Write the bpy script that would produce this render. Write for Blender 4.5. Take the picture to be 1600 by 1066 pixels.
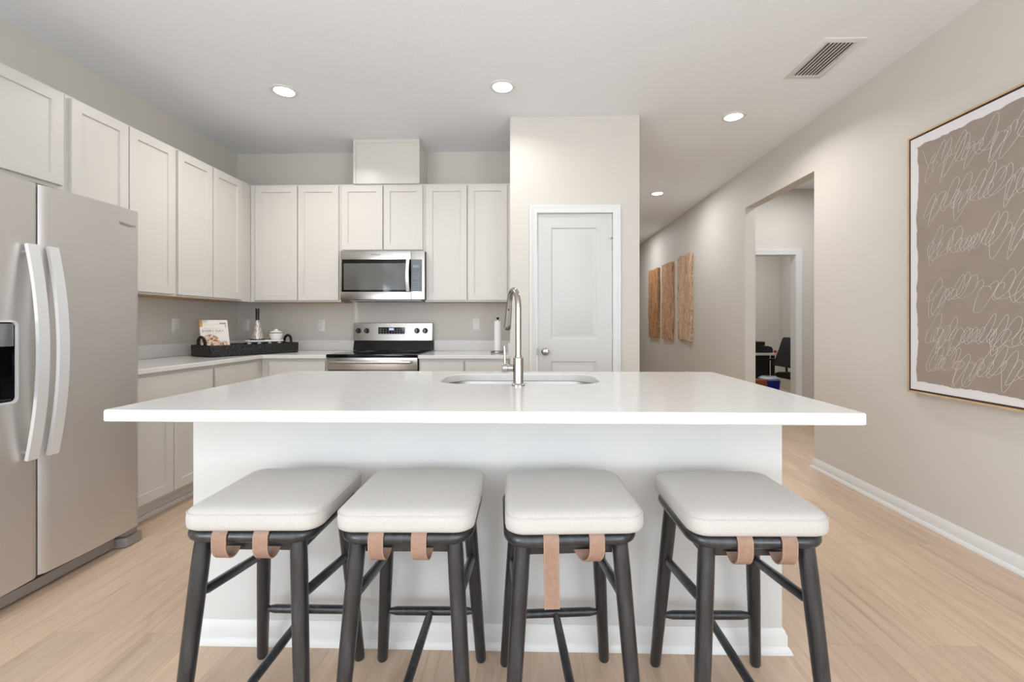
import bpy, bmesh, math, random
from mathutils import Vector, Matrix

for o in list(bpy.data.objects):
    bpy.data.objects.remove(o)
SC = bpy.context.scene
COL = SC.collection
PI = math.pi

# ------------------------------------------------------------------ camera
cam_data = bpy.data.cameras.new('camera')
cam_data.sensor_width = 36.0
cam_data.lens = 36.0 * 700.0 / 1600.0
cam_data.shift_x = -(812.7 - 800) / 1600
cam_data.shift_y = (505 - 533) / 1600
cam_data.clip_start = 0.02
cam = bpy.data.objects.new('camera', cam_data)
COL.objects.link(cam)
cam.location = (0, 0, 1.18)
cam.rotation_euler = (PI / 2, 0, math.atan(0.0233))
SC.camera = cam

# ------------------------------------------------------------------ world, daylight, exposure
SC.view_settings.view_transform = 'Standard'
SC.view_settings.look = 'None'
SC.view_settings.gamma = 1.0
SC.view_settings.use_curve_mapping = False
SC.view_settings.exposure = 0.26
world = bpy.data.worlds.new('world')
SC.world = world
world.use_nodes = True
world.node_tree.nodes['Background'].inputs['Color'].default_value = (0.80, 0.88, 1.0, 1)
world.node_tree.nodes['Background'].inputs['Strength'].default_value = 1.5


def area_light(name, loc, rot, sx, sy, power, color, spread=PI, shape='RECTANGLE'):
    d = bpy.data.lights.new(name, 'AREA')
    d.shape = shape
    d.size = sx
    d.size_y = sy
    d.energy = power
    d.color = color
    d.spread = spread
    o = bpy.data.objects.new(name, d)
    COL.objects.link(o)
    o.location = loc
    o.rotation_euler = rot
    return o


XL_, XR_ = -2.875, 2.31
# daylight pouring through the sliding glass door of the living room behind the camera
area_light('daylight', (-0.3, -4.75, 1.30), (math.radians(110), 0, 0), 4.2, 2.3, 60, (0.88, 0.94, 1.0))
# fill lights at two added side windows, unseen behind the camera
area_light('fill_left', (XL_ - 0.16, -2.0, 1.45), (math.radians(132), 0, -PI / 2), 2.3, 1.8, 175, (0.8, 0.9, 1.0))
area_light('fill_right', (XR_ + 0.16, -2.0, 1.45), (math.radians(132), 0, PI / 2), 2.3, 1.8, 140, (0.8, 0.9, 1.0))
LAMP_W = 10.0


# ------------------------------------------------------------------ materials
def new_mat(name):
    m = bpy.data.materials.new(name)
    m.use_nodes = True
    nt = m.node_tree
    return m, nt, nt.nodes['Principled BSDF']


def srgb(r, g, b):
    def f(c):
        c /= 255.0
        return c / 12.92 if c <= 0.04045 else ((c + 0.055) / 1.055) ** 2.4
    return (f(r), f(g), f(b), 1)


def node(nt, t, **kw):
    n = nt.nodes.new(t)
    for k, v in kw.items():
        if k in n.inputs:
            n.inputs[k].default_value = v
        else:
            setattr(n, k, v)
    return n


def obj_coord(nt, scale=(1, 1, 1), rot=(0, 0, 0)):
    tc = nt.nodes.new('ShaderNodeTexCoord')
    mp = nt.nodes.new('ShaderNodeMapping')
    mp.inputs['Scale'].default_value = scale
    mp.inputs['Rotation'].default_value = rot
    nt.links.new(tc.outputs['Object'], mp.inputs['Vector'])
    return mp.outputs['Vector']


def ramp(nt, fac, stops):
    r = nt.nodes.new('ShaderNodeValToRGB')
    cr = r.color_ramp
    while len(cr.elements) > len(stops):
        cr.elements.remove(cr.elements[-1])
    while len(cr.elements) < len(stops):
        cr.elements.new(0.5)
    for e, (p, c) in zip(cr.elements, stops):
        e.position = p
        e.color = c
    nt.links.new(fac, r.inputs['Fac'])
    return r.outputs['Color']


def bump(nt, bsdf, height, strength=0.1, dist=0.01):
    b = nt.nodes.new('ShaderNodeBump')
    b.inputs['Strength'].default_value = strength
    b.inputs['Distance'].default_value = dist
    nt.links.new(height, b.inputs['Height'])
    nt.links.new(b.outputs['Normal'], bsdf.inputs['Normal'])


def basic(name, col, rough=0.5, metal=0.0, nscale=0, nbump=0.05, vary=0.0, coat=0.0, stretch=(1, 1, 1), spec=0.5):
    m, nt, b = new_mat(name)
    b.inputs['Base Color'].default_value = col
    b.inputs['Roughness'].default_value = rough
    b.inputs['Metallic'].default_value = metal
    b.inputs['Coat Weight'].default_value = coat
    b.inputs['Specular IOR Level'].default_value = spec
    if nscale:
        v = obj_coord(nt, stretch)
        n = node(nt, 'ShaderNodeTexNoise', Scale=nscale, Detail=3.0)
        nt.links.new(v, n.inputs['Vector'])
        if nbump:
            bump(nt, b, n.outputs['Fac'], nbump, 0.005)
        if vary:
            c2 = tuple(max(0, x * (1 - vary)) for x in col[:3]) + (1,)
            c1 = tuple(min(1, x * (1 + vary)) for x in col[:3]) + (1,)
            nt.links.new(ramp(nt, n.outputs['Fac'], [(0.3, c2), (0.7, c1)]), b.inputs['Base Color'])
    return m


def emit(name, col, strength):
    m, nt, b = new_mat(name)
    b.inputs['Base Color'].default_value = col
    b.inputs['Emission Color'].default_value = col
    b.inputs['Emission Strength'].default_value = strength
    return m


M = {}
M['wall'] = basic('greige_wall_paint', srgb(210, 204, 195), 0.6, nscale=130, nbump=0.06)
M['ceiling'] = basic('ceiling_texture', srgb(240, 242, 245), 0.85, nscale=45, nbump=0.22)
M['trim'] = basic('white_trim_paint', srgb(224, 223, 220), 0.35, nscale=60, nbump=0.01)
M['cabinet'] = basic('cabinet_paint', srgb(211, 206, 199), 0.38, nscale=80, nbump=0.01)
M['chase'] = basic('satin_cabinet_paint', srgb(214, 209, 201), 0.30, nscale=80, nbump=0.01)
M['island_paint'] = basic('island_paint', srgb(213, 212, 209), 0.45, nscale=110, nbump=0.03)
M['door_white'] = basic('door_paint', srgb(208, 207, 203), 0.38, nscale=60, nbump=0.01)
M['raw_wood'] = basic('raw_plywood', srgb(206, 160, 110), 0.6, nscale=12, nbump=0.02, vary=0.12, stretch=(8, 1, 1))
M['black_plastic'] = basic('black_plastic', srgb(24, 24, 25), 0.35, nscale=90, nbump=0.01)
M['dark_gap'] = basic('dark_gasket', srgb(40, 36, 32), 0.8, nscale=50, nbump=0.01)
M['black_glass'] = basic('black_glass', srgb(10, 10, 11), 0.05, nscale=3, nbump=0.0, spec=0.28)
M['enamel'] = basic('black_enamel', srgb(9, 9, 10), 0.09, nscale=3, nbump=0.0, spec=0.35)
M['nickel'] = basic('brushed_nickel', srgb(176, 172, 165), 0.24, metal=1.0, nscale=160, nbump=0.01, stretch=(1, 1, 6))
M['chrome'] = basic('polished_chrome', srgb(205, 205, 204), 0.12, metal=1.0, nscale=30, nbump=0.0)
M['leather'] = basic('tan_leather', srgb(146, 116, 97), 0.6, nscale=90, nbump=0.12, vary=0.10)
M['stitch'] = basic('stitch_thread', srgb(178, 150, 128), 0.8, nscale=90, nbump=0.02)
M['ceramic'] = basic('white_ceramic', srgb(236, 233, 228), 0.2, nscale=20, nbump=0.0)
M['plate'] = basic('white_plate_plastic', srgb(230, 228, 222), 0.35, nscale=20, nbump=0.0)
M['slot'] = basic('dark_slot', srgb(110, 104, 98), 0.6, nscale=20, nbump=0.0)
M['paper'] = basic('paper_towel', srgb(238, 236, 232), 0.9, nscale=120, nbump=0.1)
M['gold'] = basic('gold_foil', srgb(196, 160, 96), 0.35, metal=0.6, nscale=20, nbump=0.0)
M['gray_ink'] = basic('gray_ink', srgb(128, 120, 114), 0.7, nscale=20, nbump=0.0)
M['brown_ink'] = basic('brown_ink', srgb(120, 84, 60), 0.7, nscale=20, nbump=0.0)
M['white_ink'] = basic('chalk_line', srgb(206, 197, 186), 0.85, nscale=60, nbump=0.0)
M['canvas'] = basic('white_canvas', srgb(226, 222, 221), 0.8, nscale=300, nbump=0.08)
M['taupe'] = basic('taupe_paint', srgb(154, 140, 127), 0.85, nscale=4, nbump=0.03, vary=0.05)
M['frame_tan'] = basic('light_oak_frame', srgb(200, 168, 128), 0.5, nscale=14, nbump=0.03, vary=0.1)
M['frame_dark'] = basic('dark_frame_gap', srgb(60, 42, 34), 0.7, nscale=14, nbump=0.03)
M['lamp'] = emit('downlight_lens', (1, 0.97, 0.92, 1), 9.0)
M['screen'] = emit('blue_display', srgb(170, 185, 235), 0.8)
M['keys'] = basic('pale_key_print', srgb(190, 188, 180), 0.6, nscale=20, nbump=0.0)
M['gray_panel'] = basic('gray_control_glass', srgb(104, 110, 116), 0.12, coat=0.3, nscale=20, nbump=0.0)
M['key_gray'] = basic('gray_key_print', srgb(140, 146, 150), 0.5, nscale=20, nbump=0.0)
M['red'] = basic('red_plastic', srgb(170, 40, 34), 0.4, nscale=20, nbump=0.0)
M['brown_box'] = basic('brown_leatherette', srgb(140, 72, 40), 0.6, nscale=30, nbump=0.05)
M['blue_bin'] = basic('blue_plastic', srgb(34, 44, 150), 0.4, nscale=30, nbump=0.02)
M['bag'] = basic('pale_bag', srgb(190, 195, 205), 0.8, nscale=30, nbump=0.1)
M['desk_top'] = basic('pale_desk_laminate', srgb(214, 196, 186), 0.4, nscale=30, nbump=0.0)
M['mesh_black'] = basic('black_mesh_fabric', srgb(20, 19, 20), 0.8, nscale=300, nbump=0.2)
M['grille'] = basic('gray_grille', srgb(150, 145, 140), 0.4, metal=0.4, nscale=60, nbump=0.01)
M['disp_gray'] = basic('dispenser_gray', srgb(128, 130, 128), 0.25, metal=0.5, nscale=20, nbump=0.0)
M['handle'] = basic('satin_silver', srgb(226, 226, 225), 0.30, metal=0.35, nscale=60, nbump=0.0)
M['wall_office'] = M['wall']


def brushed(name, col, rough, stretch, metal=1.0, amt=0.03):
    m, nt, b = new_mat(name)
    b.inputs['Base Color'].default_value = col
    b.inputs['Metallic'].default_value = metal
    v = obj_coord(nt, stretch)
    n = node(nt, 'ShaderNodeTexNoise', Scale=10.0, Detail=4.0)
    nt.links.new(v, n.inputs['Vector'])
    mr = node(nt, 'ShaderNodeMapRange')
    mr.inputs['To Min'].default_value = rough - 0.06
    mr.inputs['To Max'].default_value = rough + 0.06
    nt.links.new(n.outputs['Fac'], mr.inputs['Value'])
    nt.links.new(mr.outputs['Result'], b.inputs['Roughness'])
    bump(nt, b, n.outputs['Fac'], amt, 0.002)
    return m


M['fridge_steel'] = brushed('fridge_stainless', srgb(212, 208, 204), 0.42, (1, 2, 60), metal=0.85)
M['steel'] = brushed('stainless', srgb(186, 182, 176), 0.24, (2, 60, 60))
M['basin'] = brushed('basin_stainless', srgb(172, 170, 166), 0.30, (2, 20, 60))


def quartz():
    m, nt, b = new_mat('white_quartz')
    v = obj_coord(nt)
    n = node(nt, 'ShaderNodeTexNoise', Scale=2.2, Detail=6.0, Distortion=1.6)
    nt.links.new(v, n.inputs['Vector'])
    c = ramp(nt, n.outputs['Fac'], [(0.0, srgb(226, 223, 219)), (0.485, srgb(226, 223, 219)),
                                    (0.5, srgb(223, 220, 216)), (0.515, srgb(226, 223, 219)), (1.0, srgb(227, 224, 220))])
    nt.links.new(c, b.inputs['Base Color'])
    b.inputs['Roughness'].default_value = 0.16
    return m


M['quartz'] = quartz()


def floor_mat():
    m, nt, b = new_mat('light_oak_planks')
    v = obj_coord(nt, (1, 1, 1), (0, 0, PI / 2))
    br = nt.nodes.new('ShaderNodeTexBrick')
    br.offset = 0.37
    br.inputs['Scale'].default_value = 1.0
    br.inputs['Brick Width'].default_value = 1.22
    br.inputs['Row Height'].default_value = 0.182
    br.inputs['Mortar Size'].default_value = 0.0011
    br.inputs['Mortar Smooth'].default_value = 0.3
    br.inputs['Color1'].default_value = (0, 0, 0, 1)
    br.inputs['Color2'].default_value = (1, 1, 1, 1)
    br.inputs['Mortar'].default_value = (0.5, 0.5, 0.5, 1)
    nt.links.new(v, br.inputs['Vector'])
    # grain: noise stretched along the plank (world Y), shifted per plank
    add = nt.nodes.new('ShaderNodeVectorMath')
    add.operation = 'ADD'
    sc = nt.nodes.new('ShaderNodeVectorMath')
    sc.operation = 'SCALE'
    sc.inputs['Scale'].default_value = 7.0
    nt.links.new(br.outputs['Color'], sc.inputs[0])
    v2 = obj_coord(nt, (16, 1.1, 1))
    nt.links.new(v2, add.inputs[0])
    nt.links.new(sc.outputs[0], add.inputs[1])
    n1 = node(nt, 'ShaderNodeTexNoise', Scale=1.6, Detail=7.0, Roughness=0.62, Distortion=0.9)
    nt.links.new(add.outputs[0], n1.inputs['Vector'])
    v3 = obj_coord(nt, (70, 3.0, 1))
    n2 = node(nt, 'ShaderNodeTexNoise', Scale=2.0, Detail=3.0)
    nt.links.new(v3, n2.inputs['Vector'])
    grain = ramp(nt, n1.outputs['Fac'], [(0.22, srgb(176, 150, 126)), (0.40, srgb(199, 172, 147)), (0.55, srgb(209, 183, 158)), (0.68, srgb(212, 187, 163)), (0.82, srgb(195, 169, 145))])
    tone = ramp(nt, br.outputs['Color'], [(0.0, (0.88, 0.885, 0.89, 1)), (1.0, (1.05, 1.04, 1.03, 1))])
    mx = nt.nodes.new('ShaderNodeMixRGB')
    mx.blend_type = 'MULTIPLY'
    mx.inputs['Fac'].default_value = 1.0
    nt.links.new(grain, mx.inputs['Color1'])
    nt.links.new(tone, mx.inputs['Color2'])
    fine = ramp(nt, n2.outputs['Fac'], [(0.3, (0.95, 0.95, 0.95, 1)), (0.7, (1.03, 1.03, 1.03, 1))])
    mx2 = nt.nodes.new('ShaderNodeMixRGB')
    mx2.blend_type = 'MULTIPLY'
    mx2.inputs['Fac'].default_value = 1.0
    nt.links.new(mx.outputs['Color'], mx2.inputs['Color1'])
    nt.links.new(fine, mx2.inputs['Color2'])
    v4 = obj_coord(nt, (5.5, 1.3, 1))
    n4 = node(nt, 'ShaderNodeTexNoise', Scale=1.3, Detail=9.0, Roughness=0.66, Distortion=2.2)
    nt.links.new(v4, n4.inputs['Vector'])
    knot = ramp(nt, n4.outputs['Fac'], [(0.58, (1, 1, 1, 1)), (0.66, (0.90, 0.885, 0.87, 1)), (0.76, (0.74, 0.71, 0.68, 1))])
    mk = nt.nodes.new('ShaderNodeMixRGB')
    mk.blend_type = 'MULTIPLY'
    mk.inputs['Fac'].default_value = 1.0
    nt.links.new(mx2.outputs['Color'], mk.inputs['Color1'])
    nt.links.new(knot, mk.inputs['Color2'])
    mx2 = mk
    mx3 = nt.nodes.new('ShaderNodeMixRGB')
    mx3.blend_type = 'MIX'
    mx3.inputs['Color2'].default_value = srgb(150, 124, 102)
    sb = nt.nodes.new('ShaderNodeMath')
    sb.operation = 'MULTIPLY'
    sb.inputs[1].default_value = 0.55
    nt.links.new(br.outputs['Fac'], sb.inputs[0])
    nt.links.new(sb.outputs[0], mx3.inputs['Fac'])
    nt.links.new(mx2.outputs['Color'], mx3.inputs['Color1'])
    nt.links.new(mx3.outputs['Color'], b.inputs['Base Color'])
    b.inputs['Roughness'].default_value = 0.42
    bump(nt, b, n1.outputs['Fac'], 0.04, 0.003)
    return m


M['floor'] = floor_mat()


def fabric():
    m, nt, b = new_mat('oatmeal_linen')
    v = obj_coord(nt)
    w1 = node(nt, 'ShaderNodeTexWave', Scale=190.0, Distortion=1.2)
    w1.bands_direction = 'X'
    w2 = node(nt, 'ShaderNodeTexWave', Scale=190.0, Distortion=1.2)
    w2.bands_direction = 'Y'
    nt.links.new(v, w1.inputs['Vector'])
    nt.links.new(v, w2.inputs['Vector'])
    ad = nt.nodes.new('ShaderNodeMath')
    ad.operation = 'ADD'
    nt.links.new(w1.outputs['Fac'], ad.inputs[0])
    nt.links.new(w2.outputs['Fac'], ad.inputs[1])
    n = node(nt, 'ShaderNodeTexNoise', Scale=620.0, Detail=2.0)
    nt.links.new(v, n.inputs['Vector'])
    c = ramp(nt, n.outputs['Fac'], [(0.3, srgb(176, 170, 163)), (0.7, srgb(198, 193, 187))])
    nt.links.new(c, b.inputs['Base Color'])
    b.inputs['Roughness'].default_value = 0.9
    b.inputs['Sheen Weight'].default_value = 0.2
    bump(nt, b, ad.outputs[0], 0.15, 0.001)
    return m


M['fabric'] = fabric()


def black_wood():
    m, nt, b = new_mat('black_stained_wood')
    v = obj_coord(nt, (30, 30, 4))
    n = node(nt, 'ShaderNodeTexNoise', Scale=1.5, Detail=5.0, Distortion=0.5)
    nt.links.new(v, n.inputs['Vector'])
    c = ramp(nt, n.outputs['Fac'], [(0.3, srgb(21, 21, 23)), (0.55, srgb(37, 38, 41)), (0.8, srgb(60, 61, 65))])
    nt.links.new(c, b.inputs['Base Color'])
    b.inputs['Roughness'].default_value = 0.34
    b.inputs['Coat Weight'].default_value = 0.35
    b.inputs['Coat Roughness'].default_value = 0.22
    bump(nt, b, n.outputs['Fac'], 0.05, 0.002)
    return m


M['black_wood'] = black_wood()


def wicker():
    m, nt, b = new_mat('black_wicker')
    v = obj_coord(nt)
    n = node(nt, 'ShaderNodeTexVoronoi', Scale=75.0)
    nt.links.new(v, n.inputs['Vector'])
    c = ramp(nt, n.outputs['Distance'], [(0.0, srgb(52, 46, 42)), (0.5, srgb(24, 21, 20)), (1.0, srgb(10, 9, 9))])
    nt.links.new(c, b.inputs['Base Color'])
    b.inputs['Roughness'].default_value = 0.5
    bump(nt, b, n.outputs['Distance'], 0.9, 0.01)
    return m


M['wicker'] = wicker()


def bark(name, c0, c1, c2):
    m, nt, b = new_mat(name)
    v = obj_coord(nt, (30, 30, 1.7))
    n = node(nt, 'ShaderNodeTexNoise', Scale=1.5, Detail=8.0, Roughness=0.72, Distortion=1.2)
    nt.links.new(v, n.inputs['Vector'])
    c = ramp(nt, n.outputs['Fac'], [(0.36, c0), (0.46, c1), (0.6, c2)])
    v2 = obj_coord(nt, (22, 22, 5))
    n2 = node(nt, 'ShaderNodeTexNoise', Scale=3.0, Detail=5.0, Distortion=0.8)
    nt.links.new(v2, n2.inputs['Vector'])
    k = ramp(nt, n2.outputs['Fac'], [(0.33, (0.42, 0.36, 0.32, 1)), (0.46, (1, 1, 1, 1))])
    mx = nt.nodes.new('ShaderNodeMixRGB')
    mx.blend_type = 'MULTIPLY'
    mx.inputs['Fac'].default_value = 0.8
    nt.links.new(c, mx.inputs['Color1'])
    nt.links.new(k, mx.inputs['Color2'])
    nt.links.new(mx.outputs['Color'], b.inputs['Base Color'])
    b.inputs['Roughness'].default_value = 0.85
    bump(nt, b, n.outputs['Fac'], 0.8, 0.02)
    return m


M['bark_dark'] = bark('amber_bark', srgb(104, 66, 38), srgb(176, 122, 78), srgb(212, 164, 116))
M['bark_mid'] = bark('warm_bark', srgb(118, 78, 50), srgb(196, 146, 106), srgb(226, 186, 148))
M['bark_pale'] = bark('pale_bark', srgb(130, 90, 64), srgb(212, 172, 138), srgb(238, 210, 182))


def perforated():
    m, nt, b = new_mat('perforated_steel')
    v = obj_coord(nt)
    vo = node(nt, 'ShaderNodeTexVoronoi', Scale=85.0, Randomness=0.25)
    nt.links.new(v, vo.inputs['Vector'])
    c = ramp(nt, vo.outputs['Distance'], [(0.0, srgb(30, 28, 26)), (0.26, srgb(50, 46, 42)), (0.34, srgb(214, 208, 198)), (1.0, srgb(224, 218, 208))])
    nt.links.new(c, b.inputs['Base Color'])
    b.inputs['Metallic'].default_value = 0.5
    b.inputs['Roughness'].default_value = 0.35
    return m


M['perforated'] = perforated()


def book_cover():
    m, nt, b = new_mat('book_cover')
    b.inputs['Base Color'].default_value = srgb(232, 226, 218)
    b.inputs['Roughness'].default_value = 0.35
    return m


M['cover'] = book_cover()


def food():
    m, nt, b = new_mat('pastry_photo')
    v = obj_coord(nt)
    n = node(nt, 'ShaderNodeTexNoise', Scale=55.0, Detail=4.0)
    nt.links.new(v, n.inputs['Vector'])
    c = ramp(nt, n.outputs['Fac'], [(0.35, srgb(120, 70, 46)), (0.5, srgb(214, 178, 140)), (0.65, srgb(238, 222, 200))])
    nt.links.new(c, b.inputs['Base Color'])
    b.inputs['Roughness'].default_value = 0.35
    return m


M['food'] = food()


def oven_window():
    m, nt, b = new_mat('smoked_glass')
    b.inputs['Base Color'].default_value = srgb(92, 90, 87)
    b.inputs['Roughness'].default_value = 0.08
    b.inputs['Coat Weight'].default_value = 0.15
    return m


M['smoked'] = oven_window()


def pane_mat():
    m = bpy.data.materials.new('clear_glass')
    m.use_nodes = True
    nt = m.node_tree
    nt.nodes.clear()
    out = nt.nodes.new('ShaderNodeOutputMaterial')
    tr = nt.nodes.new('ShaderNodeBsdfTransparent')
    gl = nt.nodes.new('ShaderNodeBsdfGlossy')
    gl.inputs['Roughness'].default_value = 0.02
    mx = nt.nodes.new('ShaderNodeMixShader')
    mx.inputs['Fac'].default_value = 0.06
    nt.links.new(tr.outputs[0], mx.inputs[1])
    nt.links.new(gl.outputs[0], mx.inputs[2])
    nt.links.new(mx.outputs[0], out.inputs['Surface'])
    return m


M['pane'] = pane_mat()

# ------------------------------------------------------------------ mesh helpers
ROOTM = {}


def rrect(cx, cy, w, d, r, n=6):
    pts = []
    r = max(1e-5, min(r, w / 2 - 1e-5, d / 2 - 1e-5))
    for (sx, sy, a0) in ((1, 1, 0), (-1, 1, 90), (-1, -1, 180), (1, -1, 270)):
        ox, oy = cx + sx * (w / 2 - r), cy + sy * (d / 2 - r)
        for i in range(n + 1):
            a = math.radians(a0 + 90.0 * i / n)
            pts.append((ox + r * math.cos(a), oy + r * math.sin(a)))
    return pts


class MB:
    def __init__(self):
        self.bm = bmesh.new()

    def box(self, x0, x1, y0, y1, z0, z1, bev=0.0, seg=2):
        t = bmesh.new()
        vs = [t.verts.new((x, y, z)) for x in (x0, x1) for y in (y0, y1) for z in (z0, z1)]
        for f in ((0, 1, 3, 2), (4, 6, 7, 5), (0, 4, 5, 1), (2, 3, 7, 6), (0, 2, 6, 4), (1, 5, 7, 3)):
            t.faces.new([vs[i] for i in f])
        if bev > 0:
            bmesh.ops.bevel(t, geom=t.edges[:], offset=bev, segments=seg, profile=0.7, affect='EDGES')
        self.merge(t)
        return self

    def merge(self, t, mat=None):
        bmesh.ops.recalc_face_normals(t, faces=t.faces[:])
        if mat is not None:
            t.transform(mat)
        me = bpy.data.meshes.new('tmp')
        t.to_mesh(me)
        t.free()
        self.bm.from_mesh(me)
        bpy.data.meshes.remove(me)

    def loft(self, loops, closed_ends=True, cyclic=False, mat=None):
        t = bmesh.new()
        rings = [[t.verts.new(p) for p in L] for L in loops]
        n = len(rings[0])
        pairs = list(zip(rings[:-1], rings[1:]))
        if cyclic:
            pairs.append((rings[-1], rings[0]))
        for a, b in pairs:
            for i in range(n):
                j = (i + 1) % n
                t.faces.new((a[i], a[j], b[j], b[i]))
        if closed_ends and not cyclic:
            t.faces.new(list(reversed(rings[0])))
            t.faces.new(rings[-1])
        self.merge(t, mat)
        return self

    def lathe(self, prof, c=(0, 0, 0), axis='Z', n=28):
        loops = []
        for r, z in prof:
            r = max(r, 1e-5)
            loops.append([(r * math.cos(2 * PI * i / n), r * math.sin(2 * PI * i / n), z) for i in range(n)])
        R = Matrix.Identity(4)
        if axis == 'X':
            R = Matrix.Rotation(PI / 2, 4, 'Y')
        elif axis == '-X':
            R = Matrix.Rotation(-PI / 2, 4, 'Y')
        elif axis == 'Y':
            R = Matrix.Rotation(-PI / 2, 4, 'X')
        elif axis == '-Y':
            R = Matrix.Rotation(PI / 2, 4, 'X')
        elif axis == '-Z':
            R = Matrix.Rotation(PI, 4, 'X')
        return self.loft(loops, mat=Matrix.Translation(c) @ R)

    def tube(self, pts, r, n=12, closed=False, oval=(1, 1), up=(0, 0, 1), sharp=False):
        pts = [Vector(p) for p in pts]
        N = len(pts)
        rs = r if isinstance(r, (list, tuple)) else [r] * N
        loops = []
        u = None
        for i, p in enumerate(pts):
            if closed:
                d = pts[(i + 1) % N] - pts[i - 1]
            else:
                d = pts[min(i + 1, N - 1)] - pts[max(i - 1, 0)]
            d.normalize()
            if u is None:
                ref = Vector(up)
                if abs(ref.dot(d)) > 0.95:
                    ref = Vector((1, 0, 0)) if abs(d.x) < 0.9 else Vector((0, 1, 0))
                u = (ref - d * ref.dot(d)).normalized()
            else:
                u = (u - d * u.dot(d)).normalized()
            w = d.cross(u)
            loops.append([p + u * (rs[i] * oval[0] * math.cos(2 * PI * k / n)) + w * (rs[i] * oval[1] * math.sin(2 * PI * k / n)) for k in range(n)])
        return self.loft(loops, closed_ends=not closed, cyclic=closed)

    def strip(self, pts, half, thick, wdir):
        """flat band: pts run along the band, wdir is its width direction"""
        pts = [Vector(p) for p in pts]
        w = Vector(wdir).normalized()
        N = len(pts)
        loops = []
        for i, p in enumerate(pts):
            d = (pts[min(i + 1, N - 1)] - pts[max(i - 1, 0)]).normalized()
            nrm = d.cross(w).normalized()
            hw = half[i] if isinstance(half, (list, tuple)) else half
            loops.append([p - w * hw - nrm * thick / 2, p + w * hw - nrm * thick / 2, p + w * hw + nrm * thick / 2, p - w * hw + nrm * thick / 2])
        return self.loft(loops)

    def prism(self, poly, a0, a1, fn=None):
        """poly: 2d outline, extruded a0..a1; fn maps (p, q, a) to xyz"""
        fn = fn or (lambda p, q, a: (p, q, a))
        return self.loft([[fn(p, q, a0) for p, q in poly], [fn(p, q, a1) for p, q in poly]])

    def shaker(self, u0, u1, z0, z1, vf, th=0.019, fw=0.057, rec=0.010):
        """a recessed panel door in the local frame: front at v = vf facing -v"""
        t = bmesh.new()

        def ring(i, v):
            return [t.verts.new((u0 + i, v, z0 + i)), t.verts.new((u1 - i, v, z0 + i)), t.verts.new((u1 - i, v, z1 - i)), t.verts.new((u0 + i, v, z1 - i))]
        rr = [ring(0, vf + th), ring(0, vf + 0.0015), ring(0.0015, vf), ring(fw, vf), ring(fw + 0.002, vf + rec)]
        for a, b in zip(rr[:-1], rr[1:]):
            for i in range(4):
                j = (i + 1) % 4
                t.faces.new((a[i], a[j], b[j], b[i]))
        t.faces.new(rr[0])
        t.faces.new(rr[-1])
        self.merge(t)
        return self

    def build(self, name, mat, parent=None, world=True, ang=38):
        bm = self.bm
        if parent is not None and world:
            bm.transform(ROOTM[parent.name].inverted())
        bm.normal_update()
        lim = math.radians(ang)
        for e in bm.edges:
            e.smooth = not (len(e.link_faces) == 2 and e.calc_face_angle(0) > lim)
        for f in bm.faces:
            f.smooth = True
        me = bpy.data.meshes.new(name)
        bm.to_mesh(me)
        bm.free()
        me.materials.append(mat)
        o = bpy.data.objects.new(name, me)
        COL.objects.link(o)
        if parent is not None:
            o.parent = parent
            ROOTM[o.name] = ROOTM[parent.name]
        else:
            ROOTM[o.name] = Matrix.Identity(4)
        return o


def tag(o, label, cat, group=None):
    o['label'] = label
    o['category'] = cat
    if group:
        o['group'] = group
    return o


def thing(name, label, cat, loc=(0, 0, 0), rz=0.0, group=None):
    o = bpy.data.objects.new(name, None)
    COL.objects.link(o)
    o.location = loc
    o.rotation_euler = (0, 0, rz)
    o.empty_display_size = 0.1
    ROOTM[o.name] = Matrix.Translation(loc) @ Matrix.Rotation(rz, 4, 'Z')
    return tag(o, label, cat, group)


def struct(o):
    o['kind'] = 'structure'
    return o


def dup(root, loc, rz, label, group=None, skip=()):
    r = root.copy()
    COL.objects.link(r)
    r.location = loc
    r.rotation_euler = (0, 0, rz)
    r['label'] = label
    if group:
        r['group'] = group
    ROOTM[r.name] = Matrix.Translation(loc) @ Matrix.Rotation(rz, 4, 'Z')
    for ch in list(root.children):
        if ch.name.split('.')[0] in skip:
            continue
        c = ch.copy()
        COL.objects.link(c)
        c.parent = r
        ROOTM[c.name] = ROOTM[r.name]
        for g in list(ch.children):
            d = g.copy()
            COL.objects.link(d)
            d.parent = c
            ROOTM[d.name] = ROOTM[r.name]
    return r


def text_mesh(name, body, size, mat, parent, mtx, extrude=0.0006, align='CENTER', space=1.0):
    """lettering: drawn in its own XY plane, placed by mtx (world)"""
    cu = bpy.data.curves.new(name, 'FONT')
    cu.body = body
    cu.size = size
    cu.align_x = align
    cu.align_y = 'CENTER'
    cu.extrude = extrude
    cu.space_character = space
    to = bpy.data.objects.new(name + '_curve', cu)
    COL.objects.link(to)
    dg = bpy.context.evaluated_depsgraph_get()
    me = bpy.data.meshes.new_from_object(to.evaluated_get(dg))
    bpy.data.objects.remove(to)
    bpy.data.curves.remove(cu)
    me.name = name
    me.transform(ROOTM[parent.name].inverted() @ mtx)
    me.materials.clear()
    me.materials.append(mat)
    o = bpy.data.objects.new(name, me)
    COL.objects.link(o)
    o.parent = parent
    ROOTM[o.name] = ROOTM[parent.name]
    return o


FACE_BACK = Matrix.Rotation(PI / 2, 4, 'X')                       # lettering facing -Y
FACE_RIGHT = Matrix.Rotation(PI / 2, 4, 'Z') @ Matrix.Rotation(PI / 2, 4, 'X')   # lettering facing +X

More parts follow.
